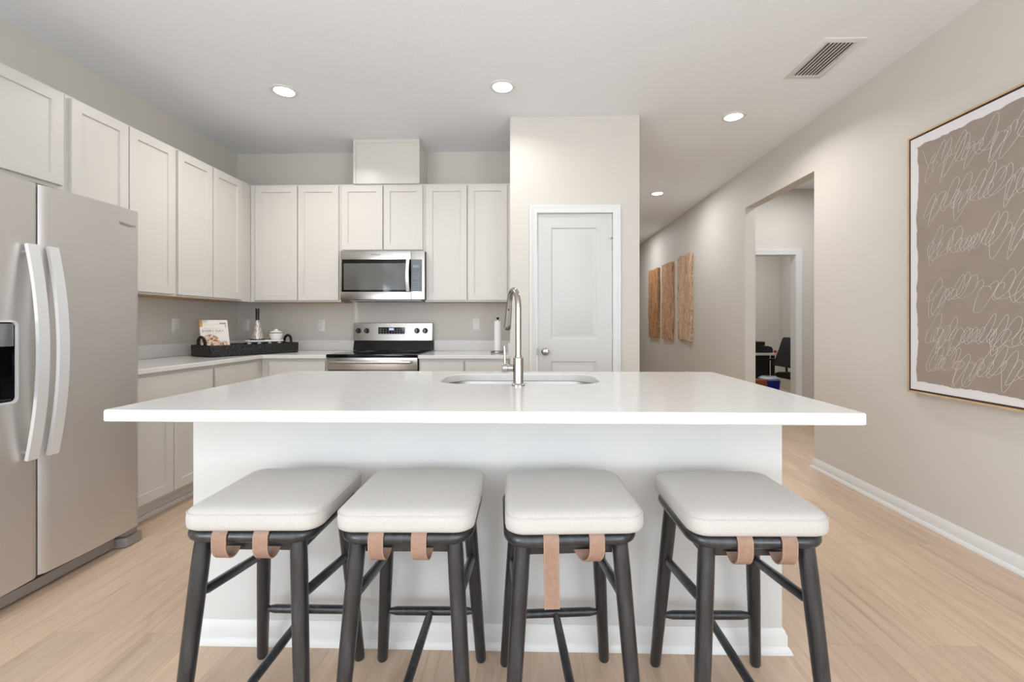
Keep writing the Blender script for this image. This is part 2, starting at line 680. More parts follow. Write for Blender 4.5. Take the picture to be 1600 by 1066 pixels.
# ------------------------------------------------------------------ the room
H = 2.84            # ceiling
XL, XR, YB = -2.875, 2.31, 4.33
WT = 0.11           # wall thickness
REAR = -4.5
HALL_END = 10.6
OPN0, OPN1, OPH = 3.705, 4.88, 2.42     # opening in the right wall
PX0, PX1, PY = -0.165, 0.871, 3.605     # pantry closet
CY = 5.62                                # wall with the office door
OX0, OX1 = 2.52, 3.285                   # office door opening
OFX = 4.55                               # office right wall
OFY = 8.3
CORR_R = 4.7

struct(MB().box(XL - WT, CORR_R + WT, REAR - 0.3, HALL_END + WT, -0.08, 0).build('floor', M['floor']))
struct(MB().box(XL - WT, CORR_R + WT, REAR - 0.3, HALL_END + WT, H, H + 0.1).build('ceiling', M['ceiling']))
WY0, WY1, WZ0, WZ1 = -3.2, -0.8, 0.5, 2.4     # added side windows, unseen, opened to let fill light in
w = MB()
for y0, y1, z0, z1 in ((REAR, WY0, 0, H), (WY1, YB + WT, 0, H), (WY0, WY1, 0, WZ0), (WY0, WY1, WZ1, H)):
    w.box(XL - WT, XL, y0, y1, z0, z1)
struct(w.build('wall_left', M['wall']))
struct(MB().box(XL, PX0 + WT, YB, YB + WT, 0, H).build('wall_back', M['wall']))
DX0, DX1, DZ = 0.048, 0.664, 2.07        # pantry door opening
w = MB()
w.box(PX0, DX0, PY, PY + WT, 0, H)
w.box(DX1, PX1, PY, PY + WT, 0, H)
w.box(DX0, DX1, PY, PY + WT, DZ, H)
w.box(PX0, PX0 + WT, PY + WT, YB, 0, H)
struct(w.build('wall_pantry', M['wall']))
struct(MB().box(PX1 - WT, PX1, PY + WT, HALL_END, 0, H).build('wall_hall_left', M['wall']))
w = MB()
for y0, y1, z0, z1 in ((REAR, WY0, 0, H), (WY1, OPN0, 0, H), (WY0, WY1, 0, WZ0), (WY0, WY1, WZ1, H)):
    w.box(XR, XR + WT, y0, y1, z0, z1)
w.box(XR, XR + WT, OPN1, HALL_END, 0, H)
w.box(XR, XR + WT, OPN0, OPN1, OPH, H)
struct(w.build('wall_right', M['wall']))
struct(MB().box(PX1, XR, HALL_END, HALL_END + WT, 0, H).build('wall_hall_end', M['wall']))
w = MB()
w.box(XR + WT, OX0, CY, CY + WT, 0, H)
w.box(OX1, CORR_R, CY, CY + WT, 0, H)
w.box(OX0, OX1, CY, CY + WT, 2.03, H)
struct(w.build('wall_corridor', M['wall']))
struct(MB().box(XR + WT, CORR_R, 3.2, 3.2 + WT, 0, H).build('wall_corridor_near', M['wall']))
struct(MB().box(CORR_R, CORR_R + WT, 3.2, CY + WT, 0, H).build('wall_corridor_right', M['wall']))
struct(MB().box(XR + WT, OFX, OFY, OFY + WT, 0, H).build('wall_office_back', M['wall']))
struct(MB().box(OFX, OFX + WT, CY + WT, OFY + WT, 0, H).build('wall_office_right', M['wall']))
# rear wall of the living room with its sliding glass door (behind the camera)
w = MB()
w.box(XL, -2.3, REAR - WT, REAR, 0, H)
w.box(1.7, XR, REAR - WT, REAR, 0, H)
w.box(-2.3, 1.7, REAR - WT, REAR, 2.45, H)
struct(w.build('wall_rear', M['wall']))
d3 = MB()
for x0, x1 in ((-2.3, -2.24), (-0.33, -0.27), (1.64, 1.7)):
    d3.box(x0, x1, REAR - 0.09, REAR - 0.03, 0, 2.45)
d3.box(-2.24, 1.64, REAR - 0.09, REAR - 0.03, 2.39, 2.45)
d3.box(-2.24, 1.64, REAR - 0.09, REAR - 0.03, 0.0, 0.06)
d3 = struct(d3.build('door_3', M['trim']))
MB().box(-2.24, 1.64, REAR - 0.065, REAR - 0.059, 0.06, 2.39).build('glass_pane', M['pane'], d3)

for k, (xa, xb) in enumerate(((XL - 0.09, XL - 0.03), (XR + 0.03, XR + 0.09))):  # frames and panes of the unseen side windows added for fill light
    f = MB()
    for y0, y1 in ((WY0, WY0 + 0.05), ((WY0 + WY1) / 2 - 0.02, (WY0 + WY1) / 2 + 0.02), (WY1 - 0.05, WY1)):
        f.box(xa, xb, y0, y1, WZ0, WZ1)
    for z0, z1 in ((WZ0, WZ0 + 0.05), (WZ1 - 0.05, WZ1)):
        f.box(xa, xb, WY0 + 0.05, WY1 - 0.05, z0, z1)
    f = struct(f.build('added_window_%d' % (k + 1), M['trim']))
    MB().box((xa + xb) / 2 - 0.003, (xa + xb) / 2 + 0.003, WY0 + 0.05, WY1 - 0.05, WZ0 + 0.05, WZ1 - 0.05).build('glass_pane', M['pane'], f)

# ------------------------------------------------------------------ baseboards and trims
BASE_PROF = [(0.0, 0.0), (0.026, 0.0), (0.026, 0.004), (0.020, 0.018), (0.013, 0.024), (0.013, 0.062), (0.009, 0.068), (0.008, 0.075), (0.004, 0.079), (0.003, 0.084), (0.0, 0.084)]


def baseboard(mb, p0, p1, nrm, m0=0, m1=0):
    """board along p0->p1, protruding to nrm; m0/m1 = mitre at the ends (+1 outside corner, -1 inside)"""
    p0, p1, nrm = Vector(p0), Vector(p1), Vector(nrm)
    d = (p1 - p0).normalized()
    loops = []
    for p, s, mm in ((p0, -1, m0), (p1, 1, m1)):
        loops.append([(p.x + nrm.x * o + d.x * s * mm * o, p.y + nrm.y * o + d.y * s * mm * o, z) for o, z in BASE_PROF])
    mb.loft(loops)


b = MB()
baseboard(b, (XR, REAR), (XR, OPN0), (-1, 0), 0, 1)
baseboard(b, (XR, OPN0), (XR + WT, OPN0), (0, 1), 1, 1)
struct(b.build('baseboard_right', M['trim']))
b = MB()
baseboard(b, (XR, OPN1), (XR, HALL_END), (-1, 0), 1, 0)
baseboard(b, (XR + WT, OPN1), (XR, OPN1), (0, -1), 1, 1)
struct(b.build('baseboard_hall', M['trim']))
b = MB()
baseboard(b, (OX1 + 0.075, CY), (CORR_R, CY), (0, -1))
struct(b.build('baseboard_corridor', M['trim']))
b = MB()
baseboard(b, (0.73, PY), (PX1, PY), (0, -1), 0, 1)
baseboard(b, (PX0, PY), (-0.012, PY), (0, -1), 0, 0)
baseboard(b, (PX1, PY), (PX1, HALL_END), (1, 0), 1, 0)
struct(b.build('baseboard_pantry', M['trim']))
b = MB()
baseboard(b, (XL, REAR), (XL, 1.3), (1, 0))
struct(b.build('baseboard_left', M['trim']))


def casing(name, x0, x1, z1, y, wd=0.058, jamb=0.0105, jd=WT):
    """door casing facing -Y around an opening x0..x1, with jambs inside"""
    mb = MB()
    prof = [(0.0, 0.0), (0.0, 0.010), (0.008, 0.014), (wd - 0.016, 0.018), (wd - 0.010, 0.022), (wd, 0.022), (wd, 0.0)]
    # the two legs and the head, mitred
    i0, i1, it = x0 + 0.004, x1 - 0.004, z1 - 0.004
    mb.loft([[(i0 - a, y - t, 0.0) for a, t in prof], [(i0 - a, y - t, it + a) for a, t in prof],
             [(i1 + a, y - t, it + a) for a, t in prof], [(i1 + a, y - t, 0.0) for a, t in prof]])
    mb.box(x0 - 0.004, x0 + jamb - 0.004, y, y + jd, 0, z1)
    mb.box(x1 - jamb + 0.004, x1 + 0.004, y, y + jd, 0, z1)
    mb.box(x0 - 0.004, x1 + 0.004, y, y + jd, z1 - jamb + 0.004, z1 + 0.004)
    return struct(mb.build(name, M['trim']))


casing('trim_1', DX0, DX1, DZ, PY)
casing('trim_2', OX0, OX1, 2.03, CY, wd=0.066)

# pantry door: two moulded panels
dx0, dx1, dz1 = DX0 + 0.009, DX1 - 0.009, DZ - 0.010
yf = PY + 0.012


def moulded_door(u0, u1, z1, yf, panels, th=0.035):
    t = bmesh.new()
    us = sorted({u0, u1} | {p[0] for p in panels} | {p[1] for p in panels})
    zs = sorted({0.008, z1} | {p[2] for p in panels} | {p[3] for p in panels})
    grid = {(a, c): t.verts.new((a, yf, c)) for a in us for c in zs}
    for i in range(len(us) - 1):
        for j in range(len(zs) - 1):
            q = [grid[(us[i], zs[j])], grid[(us[i + 1], zs[j])], grid[(us[i + 1], zs[j + 1])], grid[(us[i], zs[j + 1])]]
            if (us[i], us[i + 1], zs[j], zs[j + 1]) in panels:
                prev = q
                for ins, dep in ((0.010, 0.008), (0.022, 0.008), (0.040, 0.002)):
                    cur = [t.verts.new((us[i] + ins, yf + dep, zs[j] + ins)), t.verts.new((us[i + 1] - ins, yf + dep, zs[j] + ins)),
                           t.verts.new((us[i + 1] - ins, yf + dep, zs[j + 1] - ins)), t.verts.new((us[i] + ins, yf + dep, zs[j + 1] - ins))]
                    for k in range(4):
                        t.faces.new((prev[k], prev[(k + 1) % 4], cur[(k + 1) % 4], cur[k]))
                    prev = cur
                t.faces.new(prev)
            else:
                t.faces.new(q)
    mb = MB()
    mb.merge(t)
    bx = bmesh.new()
    o = [(u0, 0.008), (u1, 0.008), (u1, z1), (u0, z1)]
    fr = [bx.verts.new((a, yf, c)) for a, c in o]
    bk = [bx.verts.new((a, yf + th, c)) for a, c in o]
    for k in range(4):
        bx.faces.new((fr[k], bk[k], bk[(k + 1) % 4], fr[(k + 1) % 4]))
    bx.faces.new(bk)
    mb.merge(bx)
    bmesh.ops.remove_doubles(mb.bm, verts=mb.bm.verts[:], dist=1e-5)
    bmesh.ops.recalc_face_normals(mb.bm, faces=mb.bm.faces[:])
    return mb


door1 = struct(moulded_door(dx0, dx1, dz1, yf, [(0.165, 0.532, 1.052, 1.95), (0.165, 0.532, 0.22, 0.872)]).build('door_1', M['door_white'], ang=20))
kn = MB().lathe([(0.0, 0.0), (0.031, 0.0), (0.031, 0.004), (0.027, 0.008), (0.012, 0.011), (0.011, 0.028), (0.020, 0.034), (0.0275, 0.044), (0.0275, 0.052), (0.020, 0.060), (0.0, 0.063)], (0.118, yf, 0.95), '-Y')
kn.build('door_knob', M['nickel'], door1)
for z in (1.815, 1.075, 0.3):
    hg = MB().lathe([(0, 0), (0.006, 0), (0.006, 0.089), (0, 0.089)], (dx1 + 0.005, yf - 0.006, z - 0.045))
    hg.box(dx1 - 0.004, dx1 + 0.013, yf - 0.003, yf - 0.0005, z - 0.044, z + 0.044)
    hob = hg.build('hinge', M['nickel'], door1)
    if z > 1.5:
        st = MB().tube([(dx1 - 0.022, yf - 0.012, z + 0.047), (dx1 + 0.032, yf - 0.012, z + 0.047)], 0.004, 8)
        st.lathe([(0, 0), (0.007, 0), (0.007, 0.008), (0, 0.008)], (dx1 - 0.022, yf - 0.008, z + 0.047), '-Y', 10)
        st.lathe([(0, 0), (0.007, 0), (0.007, 0.008), (0, 0.008)], (dx1 + 0.032, yf - 0.008, z + 0.047), '-Y', 10)
        st.build('hinge_pin_stop', M['nickel'], hob)
MB().box(DX0 + 0.0042, DX0 + 0.0085, PY - 0.0226, PY + 0.012, 0.92, 0.98).build('strike_plate', M['nickel'], door1)

# ------------------------------------------------------------------ ceiling fixtures
GL = 'recessed ceiling downlights'
lens_prof = [(0, 0.0), (0.064, 0.0), (0.066, 0.003), (0.066, 0.004), (0, 0.004)]


def downlight(x, y, label):
    t = thing('recessed_light', label, 'ceiling light', (x, y, H), 0, GL)
    loops = []
    n = 36
    for r, z in ((0.066, -0.004), (0.070, -0.008), (0.086, -0.007), (0.092, -0.001), (0.092, 0.0), (0.066, 0.0)):
        loops.append([(r * math.cos(2 * PI * i / n), r * math.sin(2 * PI * i / n), z) for i in range(n)])
    MB().loft(loops, cyclic=True).build('trim_ring', M['trim'], t, world=False)
    MB().lathe([(0, -0.0045), (0.066, -0.0045), (0.066, -0.001), (0, -0.001)], n=36).build('lens', M['lamp'], t, world=False)
    return t


LIGHTS = [(-1.76, 3.161, 'round white recessed ceiling downlight above the left cabinet run'),
          (-0.197, 3.137, 'round white recessed ceiling downlight in front of the white vent chase and pantry'),
          (1.629, 3.636, 'round white recessed ceiling downlight beside the pantry corner, nearest the right wall'),
          (1.62, 5.765, 'small far recessed downlight on the hallway ceiling above the wood panels')]
first = downlight(*LIGHTS[0])
for x, y, lb in LIGHTS[1:]:
    dup(first, (x, y, H), 0, lb)
for x, y, wt in [(l[0], l[1], LAMP_W * k) for l, k in zip(LIGHTS, (0.95, 0.38, 0.95, 1.1))] + [(1.62, 8.3, LAMP_W * 1.25), (2.98, 4.75, 14.5), (3.6, 7.0, 19.0), (-1.0, -2.8, LAMP_W), (1.0, -2.8, LAMP_W)]:  # office and living-room lamps are added fill, unseen, without fixtures
    area_light('downlight_and_fill', (x, y, H - 0.012), (0, 0, 0), 0.13, 0.13, wt, (1.0, 0.98, 0.95) if y < 4.5 else (0.93, 0.96, 1.0), math.radians(150 if y < 4.5 and x < 2.5 else 178), 'DISK')

v = thing('ceiling_vent', 'white louvered air vent on the ceiling near the right wall', 'vent', (1.835, 2.86, H))
vx0, vx1, vy0, vy1 = 1.708, 1.958, 2.645, 3.075
f = MB()
fr_o = [(vx0, vy0), (vx1, vy0), (vx1, vy1), (vx0, vy1)]


def inset_rect(i):
    return [(vx0 + i, vy0 + i), (vx1 - i, vy0 + i), (vx1 - i, vy1 - i), (vx0 + i, vy1 - i)]


f.loft([[(x, y, z) for x, y in inset_rect(i)] for i, z in ((0, H), (0, H - 0.003), (0.006, H - 0.008), (0.034, H - 0.010), (0.036, H - 0.003), (0.036, H))], cyclic=True)
f.build('vent_frame', M['trim'], v)
MB().box(vx0 + 0.036, vx1 - 0.036, vy0 + 0.036, vy1 - 0.036, H - 0.0015, H - 0.0005).build('vent_backing', M['slot'], v)
for i in range(8):
    x = vx0 + 0.046 + i * (vx1 - vx0 - 0.092) / 7
    s = MB()
    s.loft([[(x - 0.010, y, H - 0.010), (x - 0.0085, y, H - 0.0115), (x + 0.008, y, H - 0.0035), (x + 0.0065, y, H - 0.002)] for y in (vy0 + 0.037, vy1 - 0.037)])
    s.build('vent_slat', M['trim'], v)

# ------------------------------------------------------------------ cabinets
G_UP = 'white shaker wall cabinets'
G_BASE = 'white shaker base cabinets'
DT = 0.019


def cabinet(name, label, group, loc, rz, width, depth, z0, z1, doors, drawers=(), toe=0.0, side_fill=(0.0, 0.0), face_wood=True):
    """local frame: u along the run, v back into the wall, face frame at v = 0, doors in front of it"""
    t = thing(name, label, 'cabinet', loc, rz, group)
    bd = MB()
    if toe:
        bd.box(0, width, 0, depth, toe, z1)
        bd.box(0.0, width, 0.06, depth, 0.0, toe)
        bd.build('cabinet_body', M['cabinet'], t, world=False)
        MB().box(0.0, width, 0.044, 0.0595, 0.0, 0.03, 0.004).build('shoe_moulding', M['cabinet'], t, world=False)
    else:
        bd.box(0, width, 0, 0.019, z0, z1)
        bd.box(0, width, 0.019, depth, z0 + 0.018, z1)
        bd.build('cabinet_body', M['cabinet'], t, world=False)
        MB().box(0.018, width - 0.018, 0.020, depth - 0.002, z0 + 0.0015, z0 + 0.0178).build('underside', M['raw_wood'], t, world=False)
    for (a, c, e, g) in doors:
        MB().shaker(a, c, e, g, -DT - 0.0005, DT).build('door', M['cabinet'], t, world=False)
    for (a, c, e, g) in drawers:
        MB().box(a, c, -DT - 0.0005, -0.0005, e, g, 0.0015, 1).build('drawer', M['cabinet'], t, world=False)
    return t


UB, UT = 1.372, 2.438
L90 = PI / 2
XU = XL + 0.322          # left uppers' face frame
# left run: origin at (XU, y0), u -> +Y, v -> -X
cabinet('wall_cabinet', 'short white shaker wall cabinet directly above the refrigerator', G_UP, (XU, 1.47, 0), L90, 0.925, 0.32, 1.905, UT,
        [(0.015, 0.452, 1.925, UT - 0.014), (0.459, 0.904, 1.925, UT - 0.014)])
cabinet('wall_cabinet', 'tall white wall cabinet on the left wall just beyond the refrigerator', G_UP, (XU, 2.397, 0), L90, 0.755, 0.32, UB, UT,
        [(0.021, 0.370, UB + 0.014, UT - 0.014), (0.379, 0.738, UB + 0.014, UT - 0.014)])
cabinet('wall_cabinet', 'tall white wall cabinet on the left wall running into the back corner', G_UP, (XU, 3.154, 0), L90, 0.873, 0.32, UB, UT,
        [(0.012, 0.360, UB + 0.014, UT - 0.014), (0.372, 0.722, UB + 0.014, UT - 0.014)])
YU = YB - 0.30           # back uppers' face frame
YD = YU
cabinet('wall_cabinet', 'tall white two-door wall cabinet on the back wall left of the microwave', G_UP, (XU + 0.001, YU, 0), 0, -1.722 - XU - 0.001, 0.298, UB, UT,
        [(-2.503 - XU, -2.118 - XU, UB + 0.014, UT - 0.014), (-2.108 - XU, -1.738 - XU, UB + 0.014, UT - 0.014)])
cabinet('wall_cabinet', 'short white two-door wall cabinet directly above the microwave', G_UP, (-1.7215, YU, 0), 0, 0.766, 0.298, 1.826, UT,
        [(0.0135, 0.386, 1.840, UT - 0.014), (0.397, 0.750, 1.840, UT - 0.014)])
cabinet('wall_cabinet', 'tall white two-door wall cabinet on the back wall between microwave and pantry', G_UP, (-0.955, YU, 0), 0, PX0 + 0.955 - 0.001, 0.298, UB, UT,
        [(0.015, 0.381, UB + 0.014, UT - 0.014), (0.392, 0.745, UB + 0.014, UT - 0.014)])

# vent chase above the microwave cabinet
c = thing('duct_cover', 'tall satin white duct cover box rising from microwave cabinet to the ceiling', 'duct cover', (-1.3, YU, UT))
MB().box(-1.598, -1.002, YU - 0.018, YB - 0.001, UT + 0.001, H - 0.0005).build('box', M['chase'], c)
cm = MB().box(-1.600, -0.999, YU - 0.024, YU - 0.0185, H - 0.035, H - 0.001)
cm.box(-1.600, -1.578, YU - 0.024, YU - 0.0185, UT + 0.001, H - 0.0355)
cm.box(-1.021, -0.999, YU - 0.024, YU - 0.0185, UT + 0.001, H - 0.0355)
cm.build('edge_trim', M['chase'], c)

# base cabinets
XF = XL + 0.61           # left bases' face frame
YF = YB - 0.61           # back bases' face frame
CB, CT = 0.884, 0.914    # counter bottom / top
cabinet('base_cabinet', 'white base cabinet beside the refrigerator with one drawer over two doors', G_BASE, (XF, 2.41, 0), L90, 0.722, 0.607, 0, CB - 0.001,
        [(0.015, 0.360, 0.125, 0.700), (0.366, 0.708, 0.125, 0.700)], [(0.015, 0.708, 0.718, 0.862)], toe=0.105)
cabinet('base_cabinet', 'white base cabinet on the left run next to the back corner', G_BASE, (XF, 3.134, 0), L90, 0.585, 0.607, 0, CB - 0.001,
        [(0.012, 0.500, 0.125, 0.700)], [(0.012, 0.500, 0.718, 0.862)], toe=0.105)
cabinet('base_cabinet', 'white base cabinet on the back wall left of the range', G_BASE, (XF + 0.001, YF, 0), 0, -1.704 - XF, 0.607, 0, CB - 0.001,
        [(0.075, 0.548, 0.125, 0.700)], [(0.075, 0.548, 0.718, 0.862)], toe=0.105)
cabinet('base_cabinet', 'white base cabinet on the back wall between range and pantry', G_BASE, (-0.930, YF, 0), 0, PX0 + 0.929, 0.607, 0, CB - 0.001,
        [(0.015, 0.376, 0.125, 0.700), (0.388, 0.748, 0.125, 0.700)], [(0.015, 0.376, 0.718, 0.862), (0.388, 0.748, 0.718, 0.862)], toe=0.105)


def slab(mb, outer, z0, z1, e=0.003, hole=None):
    """a stone slab with eased edges from an outline (2d, ccw), optionally with a hole"""
    def offset(poly, d):
        n = len(poly)
        out = []
        for i in range(n):
            p0, p1, p2 = Vector(poly[i - 1]), Vector(poly[i]), Vector(poly[(i + 1) % n])
            a, b_ = (p1 - p0).normalized(), (p2 - p1).normalized()
            n1, n2 = Vector((-a.y, a.x)), Vector((-b_.y, b_.x))
            m = (n1 + n2)
            m = m / max(0.2, m.length_squared) * 2
            out.append(tuple(p1 + m * d))
        return out
    t = bmesh.new()

    def ring(poly, z):
        return [t.verts.new((p[0], p[1], z)) for p in poly]

    def band(a, b_):
        for i in range(len(a)):
            j = (i + 1) % len(a)
            t.faces.new((a[i], a[j], b_[j], b_[i]))
    ins = offset(outer, e)
    R = [ring(ins, z0), ring(outer, z0 + e), ring(outer, z1 - e), ring(ins, z1)]
    for a, b_ in zip(R[:-1], R[1:]):
        band(a, b_)
    if hole is None:
        t.faces.new(R[0])
        t.faces.new(R[-1])
    else:
        hb, ht0, ht = ring(hole, z0), ring(hole, z1 - e), ring(offset(hole, -e), z1)
        band(hb, ht0)
        band(ht0, ht)
        t.edges.ensure_lookup_table()
        for a, h in ((R[0], hb), (R[-1], ht)):
            es = []
            for L in (a, h):
                for i in range(len(L)):
                    es.append(t.edges.get((L[i], L[(i + 1) % len(L)])))
            bmesh.ops.triangle_fill(t, use_beauty=True, use_dissolve=False, edges=es)
    mb.merge(t)


# perimeter worktops
XC, YC = XL + 0.64, YB - 0.64
c = thing('countertop', 'white quartz worktop wrapping the left corner from refrigerator to range', 'countertop', (-2.5, 3.4, CB))
mb = MB()
slab(mb, [(XL + 0.001, 2.402), (XC, 2.402), (XC, YC), (-1.702, YC), (-1.702, YB - 0.001), (XL + 0.001, YB - 0.001)], CB, CT)
mb.build('slab', M['quartz'], c)
mb = MB().box(XL + 0.0012, XL + 0.020, 2.402, YB - 0.0012, CT + 0.0003, CT + 0.102, 0.0015, 1)
mb.box(XL + 0.0203, -1.702, YB - 0.020, YB - 0.0012, CT + 0.0003, CT + 0.102, 0.0015, 1)
mb.build('backsplash', M['quartz'], c)
c = thing('countertop', 'short white quartz worktop between the range and the pantry wall', 'countertop', (-0.55, 4.0, CB))
mb = MB()
slab(mb, [(-0.932, YC), (PX0 - 0.001, YC), (PX0 - 0.001, YB - 0.001), (-0.932, YB - 0.001)], CB, CT)
mb.build('slab', M['quartz'], c)
mb = MB().box(-0.932, PX0 - 0.0203, YB - 0.020, YB - 0.0012, CT + 0.0003, CT + 0.102, 0.0015, 1)
mb.box(PX0 - 0.020, PX0 - 0.0012, YC + 0.002, YB - 0.0012, CT + 0.0003, CT + 0.102, 0.0015, 1)
mb.build('backsplash', M['quartz'], c)

# ------------------------------------------------------------------ kitchen island
IX0, IX1, IY0, IY1 = -1.252, 0.905, 1.635, 2.425
isl = thing('kitchen_island', 'white painted kitchen island base standing behind the four stools', 'island', (-0.17, 2.0, 0))
MB().box(IX0, IX1, IY0, IY0 + 0.1, 0, CB - 0.016).build('back_panel', M['island_paint'], isl)
MB().box(IX0, IX0 + 0.02, IY0 + 0.1003, IY1, 0, CB - 0.016).build('end_panel', M['island_paint'], isl)
MB().box(IX1 - 0.02, IX1, IY0 + 0.1003, IY1, 0, CB - 0.016).build('end_panel', M['island_paint'], isl)
mb = MB().box(IX0 + 0.0203, IX1 - 0.0203, IY1 - 0.02, IY1 - 0.0003, 0.105, CB - 0.016)
mb.box(IX0 + 0.0203, IX1 - 0.0203, IY1 - 0.08, IY1 - 0.06, 0.0, 0.105)
mb.build('face_frame', M['cabinet'], isl)
nd = 5
wd = (IX1 - IX0 - 0.04) / nd
for i in range(nd):
    a = IX0 + 0.02 + i * wd
    dmb = MB().shaker(-wd / 2 + 0.006, wd / 2 - 0.006, 0.125, 0.855, 0, DT)
    dmb.bm.transform(Matrix.Translation((a + wd / 2, IY1 + DT + 0.0003, 0)) @ Matrix.Rotation(PI, 4, 'Z'))
    dmb.build('door', M['cabinet'], isl)
mb = MB()
baseboard(mb, (IX0, IY0), (IX1, IY0), (0, -1), 1, 1)
baseboard(mb, (IX0, IY1), (IX0, IY0), (-1, 0), 0, 1)
baseboard(mb, (IX1, IY0), (IX1, IY1), (1, 0), 1, 0)
mb.build('baseboard', M['trim'], isl)

TX0, TX1, TY0, TY1 = -1.312, 0.992, 1.342, 2.465
SKX, SKY, SKW, SKD = -0.050, 2.152, 0.735, 0.392
mb = MB()
hole = rrect(SKX, SKY, SKW, SKD, 0.125, 12)
slab(mb, rrect((TX0 + TX1) / 2, (TY0 + TY1) / 2, TX1 - TX0, TY1 - TY0, 0.008, 4), 0.8775, CT, 0.0035, hole)
top = mb.build('island_countertop', M['quartz'])
tag(top, 'wide white quartz island worktop with a sink cut out of it', 'countertop')

sk = MB()
zt = 0.877
lv = [(0.018, 0, zt), (0.018, 0.0, zt - 0.002), (-0.004, 0, zt - 0.002), (-0.004, 0, zt)]
L = []
for grow, z in ((0.014, zt - 0.003), (0.014, zt), (0.006, zt), (0.004, zt - 0.004), (-0.003, zt - 0.12), (-0.012, zt - 0.19), (-0.040, zt - 0.212), (-0.12, zt - 0.216)):
    L.append([(x, y, z) for x, y in rrect(SKX, SKY, SKW + 2 * grow, SKD + 2 * grow, 0.125 + grow if grow > -0.04 else 0.06, 12)])
for grow, z in ((-0.12, zt - 0.219), (-0.040, zt - 0.215), (-0.008, zt - 0.19), (0.001, zt - 0.12), (0.008, zt - 0.004)):
    L.append([(x, y, z) for x, y in rrect(SKX, SKY, SKW + 2 * grow, SKD + 2 * grow, 0.125 + grow if grow > -0.04 else 0.06, 12)])
# inner skin closed by its floor, outer skin closed below
t = bmesh.new()
rings = [[t.verts.new(p) for p in q] for q in L]
n = len(rings[0])
for a, b_ in list(zip(rings[:7], rings[1:8])) + list(zip(rings[8:-1], rings[9:])) + [(rings[-1], rings[0])]:
    for i in range(n):
        j = (i + 1) % n
        t.faces.new((a[i], a[j], b_[j], b_[i]))
t.faces.new(rings[7])
t.faces.new(rings[8])
sk.merge(t)
sink = sk.build('sink', M['basin'])
tag(sink, 'undermount stainless steel sink basin set into the white island worktop', 'sink')
MB().lathe([(0, 0), (0.045, 0), (0.045, 0.003), (0.036, 0.0035), (0.030, 0.001), (0, 0.001)], (SKX, SKY, zt - 0.2158)).build('drain', M['chrome'], sink)

# faucet: spout swings back over the basin, turned a little to the left
fx, fy = -0.052, 1.905
F = thing('faucet', 'brushed nickel gooseneck pull-down faucet on the island in front of the sink', 'faucet', (fx, fy, CT))
MB().lathe([(0, 0.0003), (0.028, 0.0003), (0.028, 0.006), (0.0225, 0.010), (0.0215, 0.012), (0.0215, 0.118), (0.019, 0.121), (0.0155, 0.1215), (0.0155, 0.128), (0, 0.128)], (fx, fy, CT)).build('body', M['nickel'], F)
dirx, diry = -0.27, 0.963
pts = []
R = 0.088
zs = CT + 0.325
for i in range(6):
    pts.append((fx, fy, CT + 0.129 + (zs - CT - 0.129) * i / 5))
for i in range(1, 19):
    a = math.radians(165.0 * i / 18)
    o = R - R * math.cos(a)
    pts.append((fx + dirx * o, fy + diry * o, zs + R * math.sin(a)))
MB().tube(pts, 0.0128, 16).build('neck', M['nickel'], F)
p, q = Vector(pts[-1]), Vector(pts[-2])
d = (p - q).normalized()
sp = [p + d * s for s in (0.0005, 0.012, 0.0125, 0.05, 0.085, 0.112, 0.115)]
spr = MB().tube(sp, [0.0135, 0.0135, 0.0150, 0.0152, 0.0158, 0.0165, 0.0145], 18)
so = spr.build('spray_head', M['nickel'], F)
MB().tube([p + d * 0.1152, p + d * 0.118], 0.012, 14).build('spray_face', M['black_plastic'], so)
b_ = p + d * 0.02 + Vector((0.0, -0.0150, -0.002))
MB().lathe([(0, 0), (0.0045, 0), (0.0045, 0.003), (0, 0.003)], b_, '-Y', 10).build('spray_button', M['black_plastic'], so)
lv = MB().lathe([(0, 0), (0.0145, 0), (0.0145, 0.022), (0.0135, 0.023), (0.0175, 0.0235), (0.0175, 0.044), (0.015, 0.047), (0, 0.047)], (fx - 0.0216, fy, CT + 0.075), '-X')
lo = lv.build('lever_hub', M['nickel'], F)
MB().tube([(fx - 0.057, fy, CT + 0.091), (fx - 0.0575, fy + 0.001, CT + 0.13), (fx - 0.059, fy + 0.002, CT + 0.168)], [0.006, 0.0055, 0.005], 12).build('lever', M['nickel'], lo)

# ------------------------------------------------------------------ refrigerator
RX = -2.11                      # door fronts
RY0, RYS, RY1 = 1.472, 1.8875, 2.386
rf = thing('refrigerator', 'side-by-side stainless steel refrigerator standing against the left wall', 'refrigerator', (-2.48, 1.93, 0))
MB().box(XL + 0.02, RX - 0.075, RY0 + 0.004, RY1 - 0.004, 0.03, 1.765, 0.004, 2).build('body', M['grille'], rf)


def bow(y, ya, yb):
    s = (y - (ya + yb) / 2) / ((yb - ya) / 2)
    return 0.012 * (1 - s * s) - 0.012 * max(0.0, abs(s) - 0.93) / 0.07 * 1.0


def door_piece(mb, ya, yb, z0, z1, fa, fb, back, n=14):
    """slice of a gently bowed door; fa..fb is the full door the bow belongs to"""
    poly = [(back, ya)] + [(RX - 0.012 + bow(ya + (yb - ya) * i / n, fa, fb), ya + (yb - ya) * i / n) for i in range(n + 1)] + [(back, yb)]
    mb.prism(poly, z0, z1)


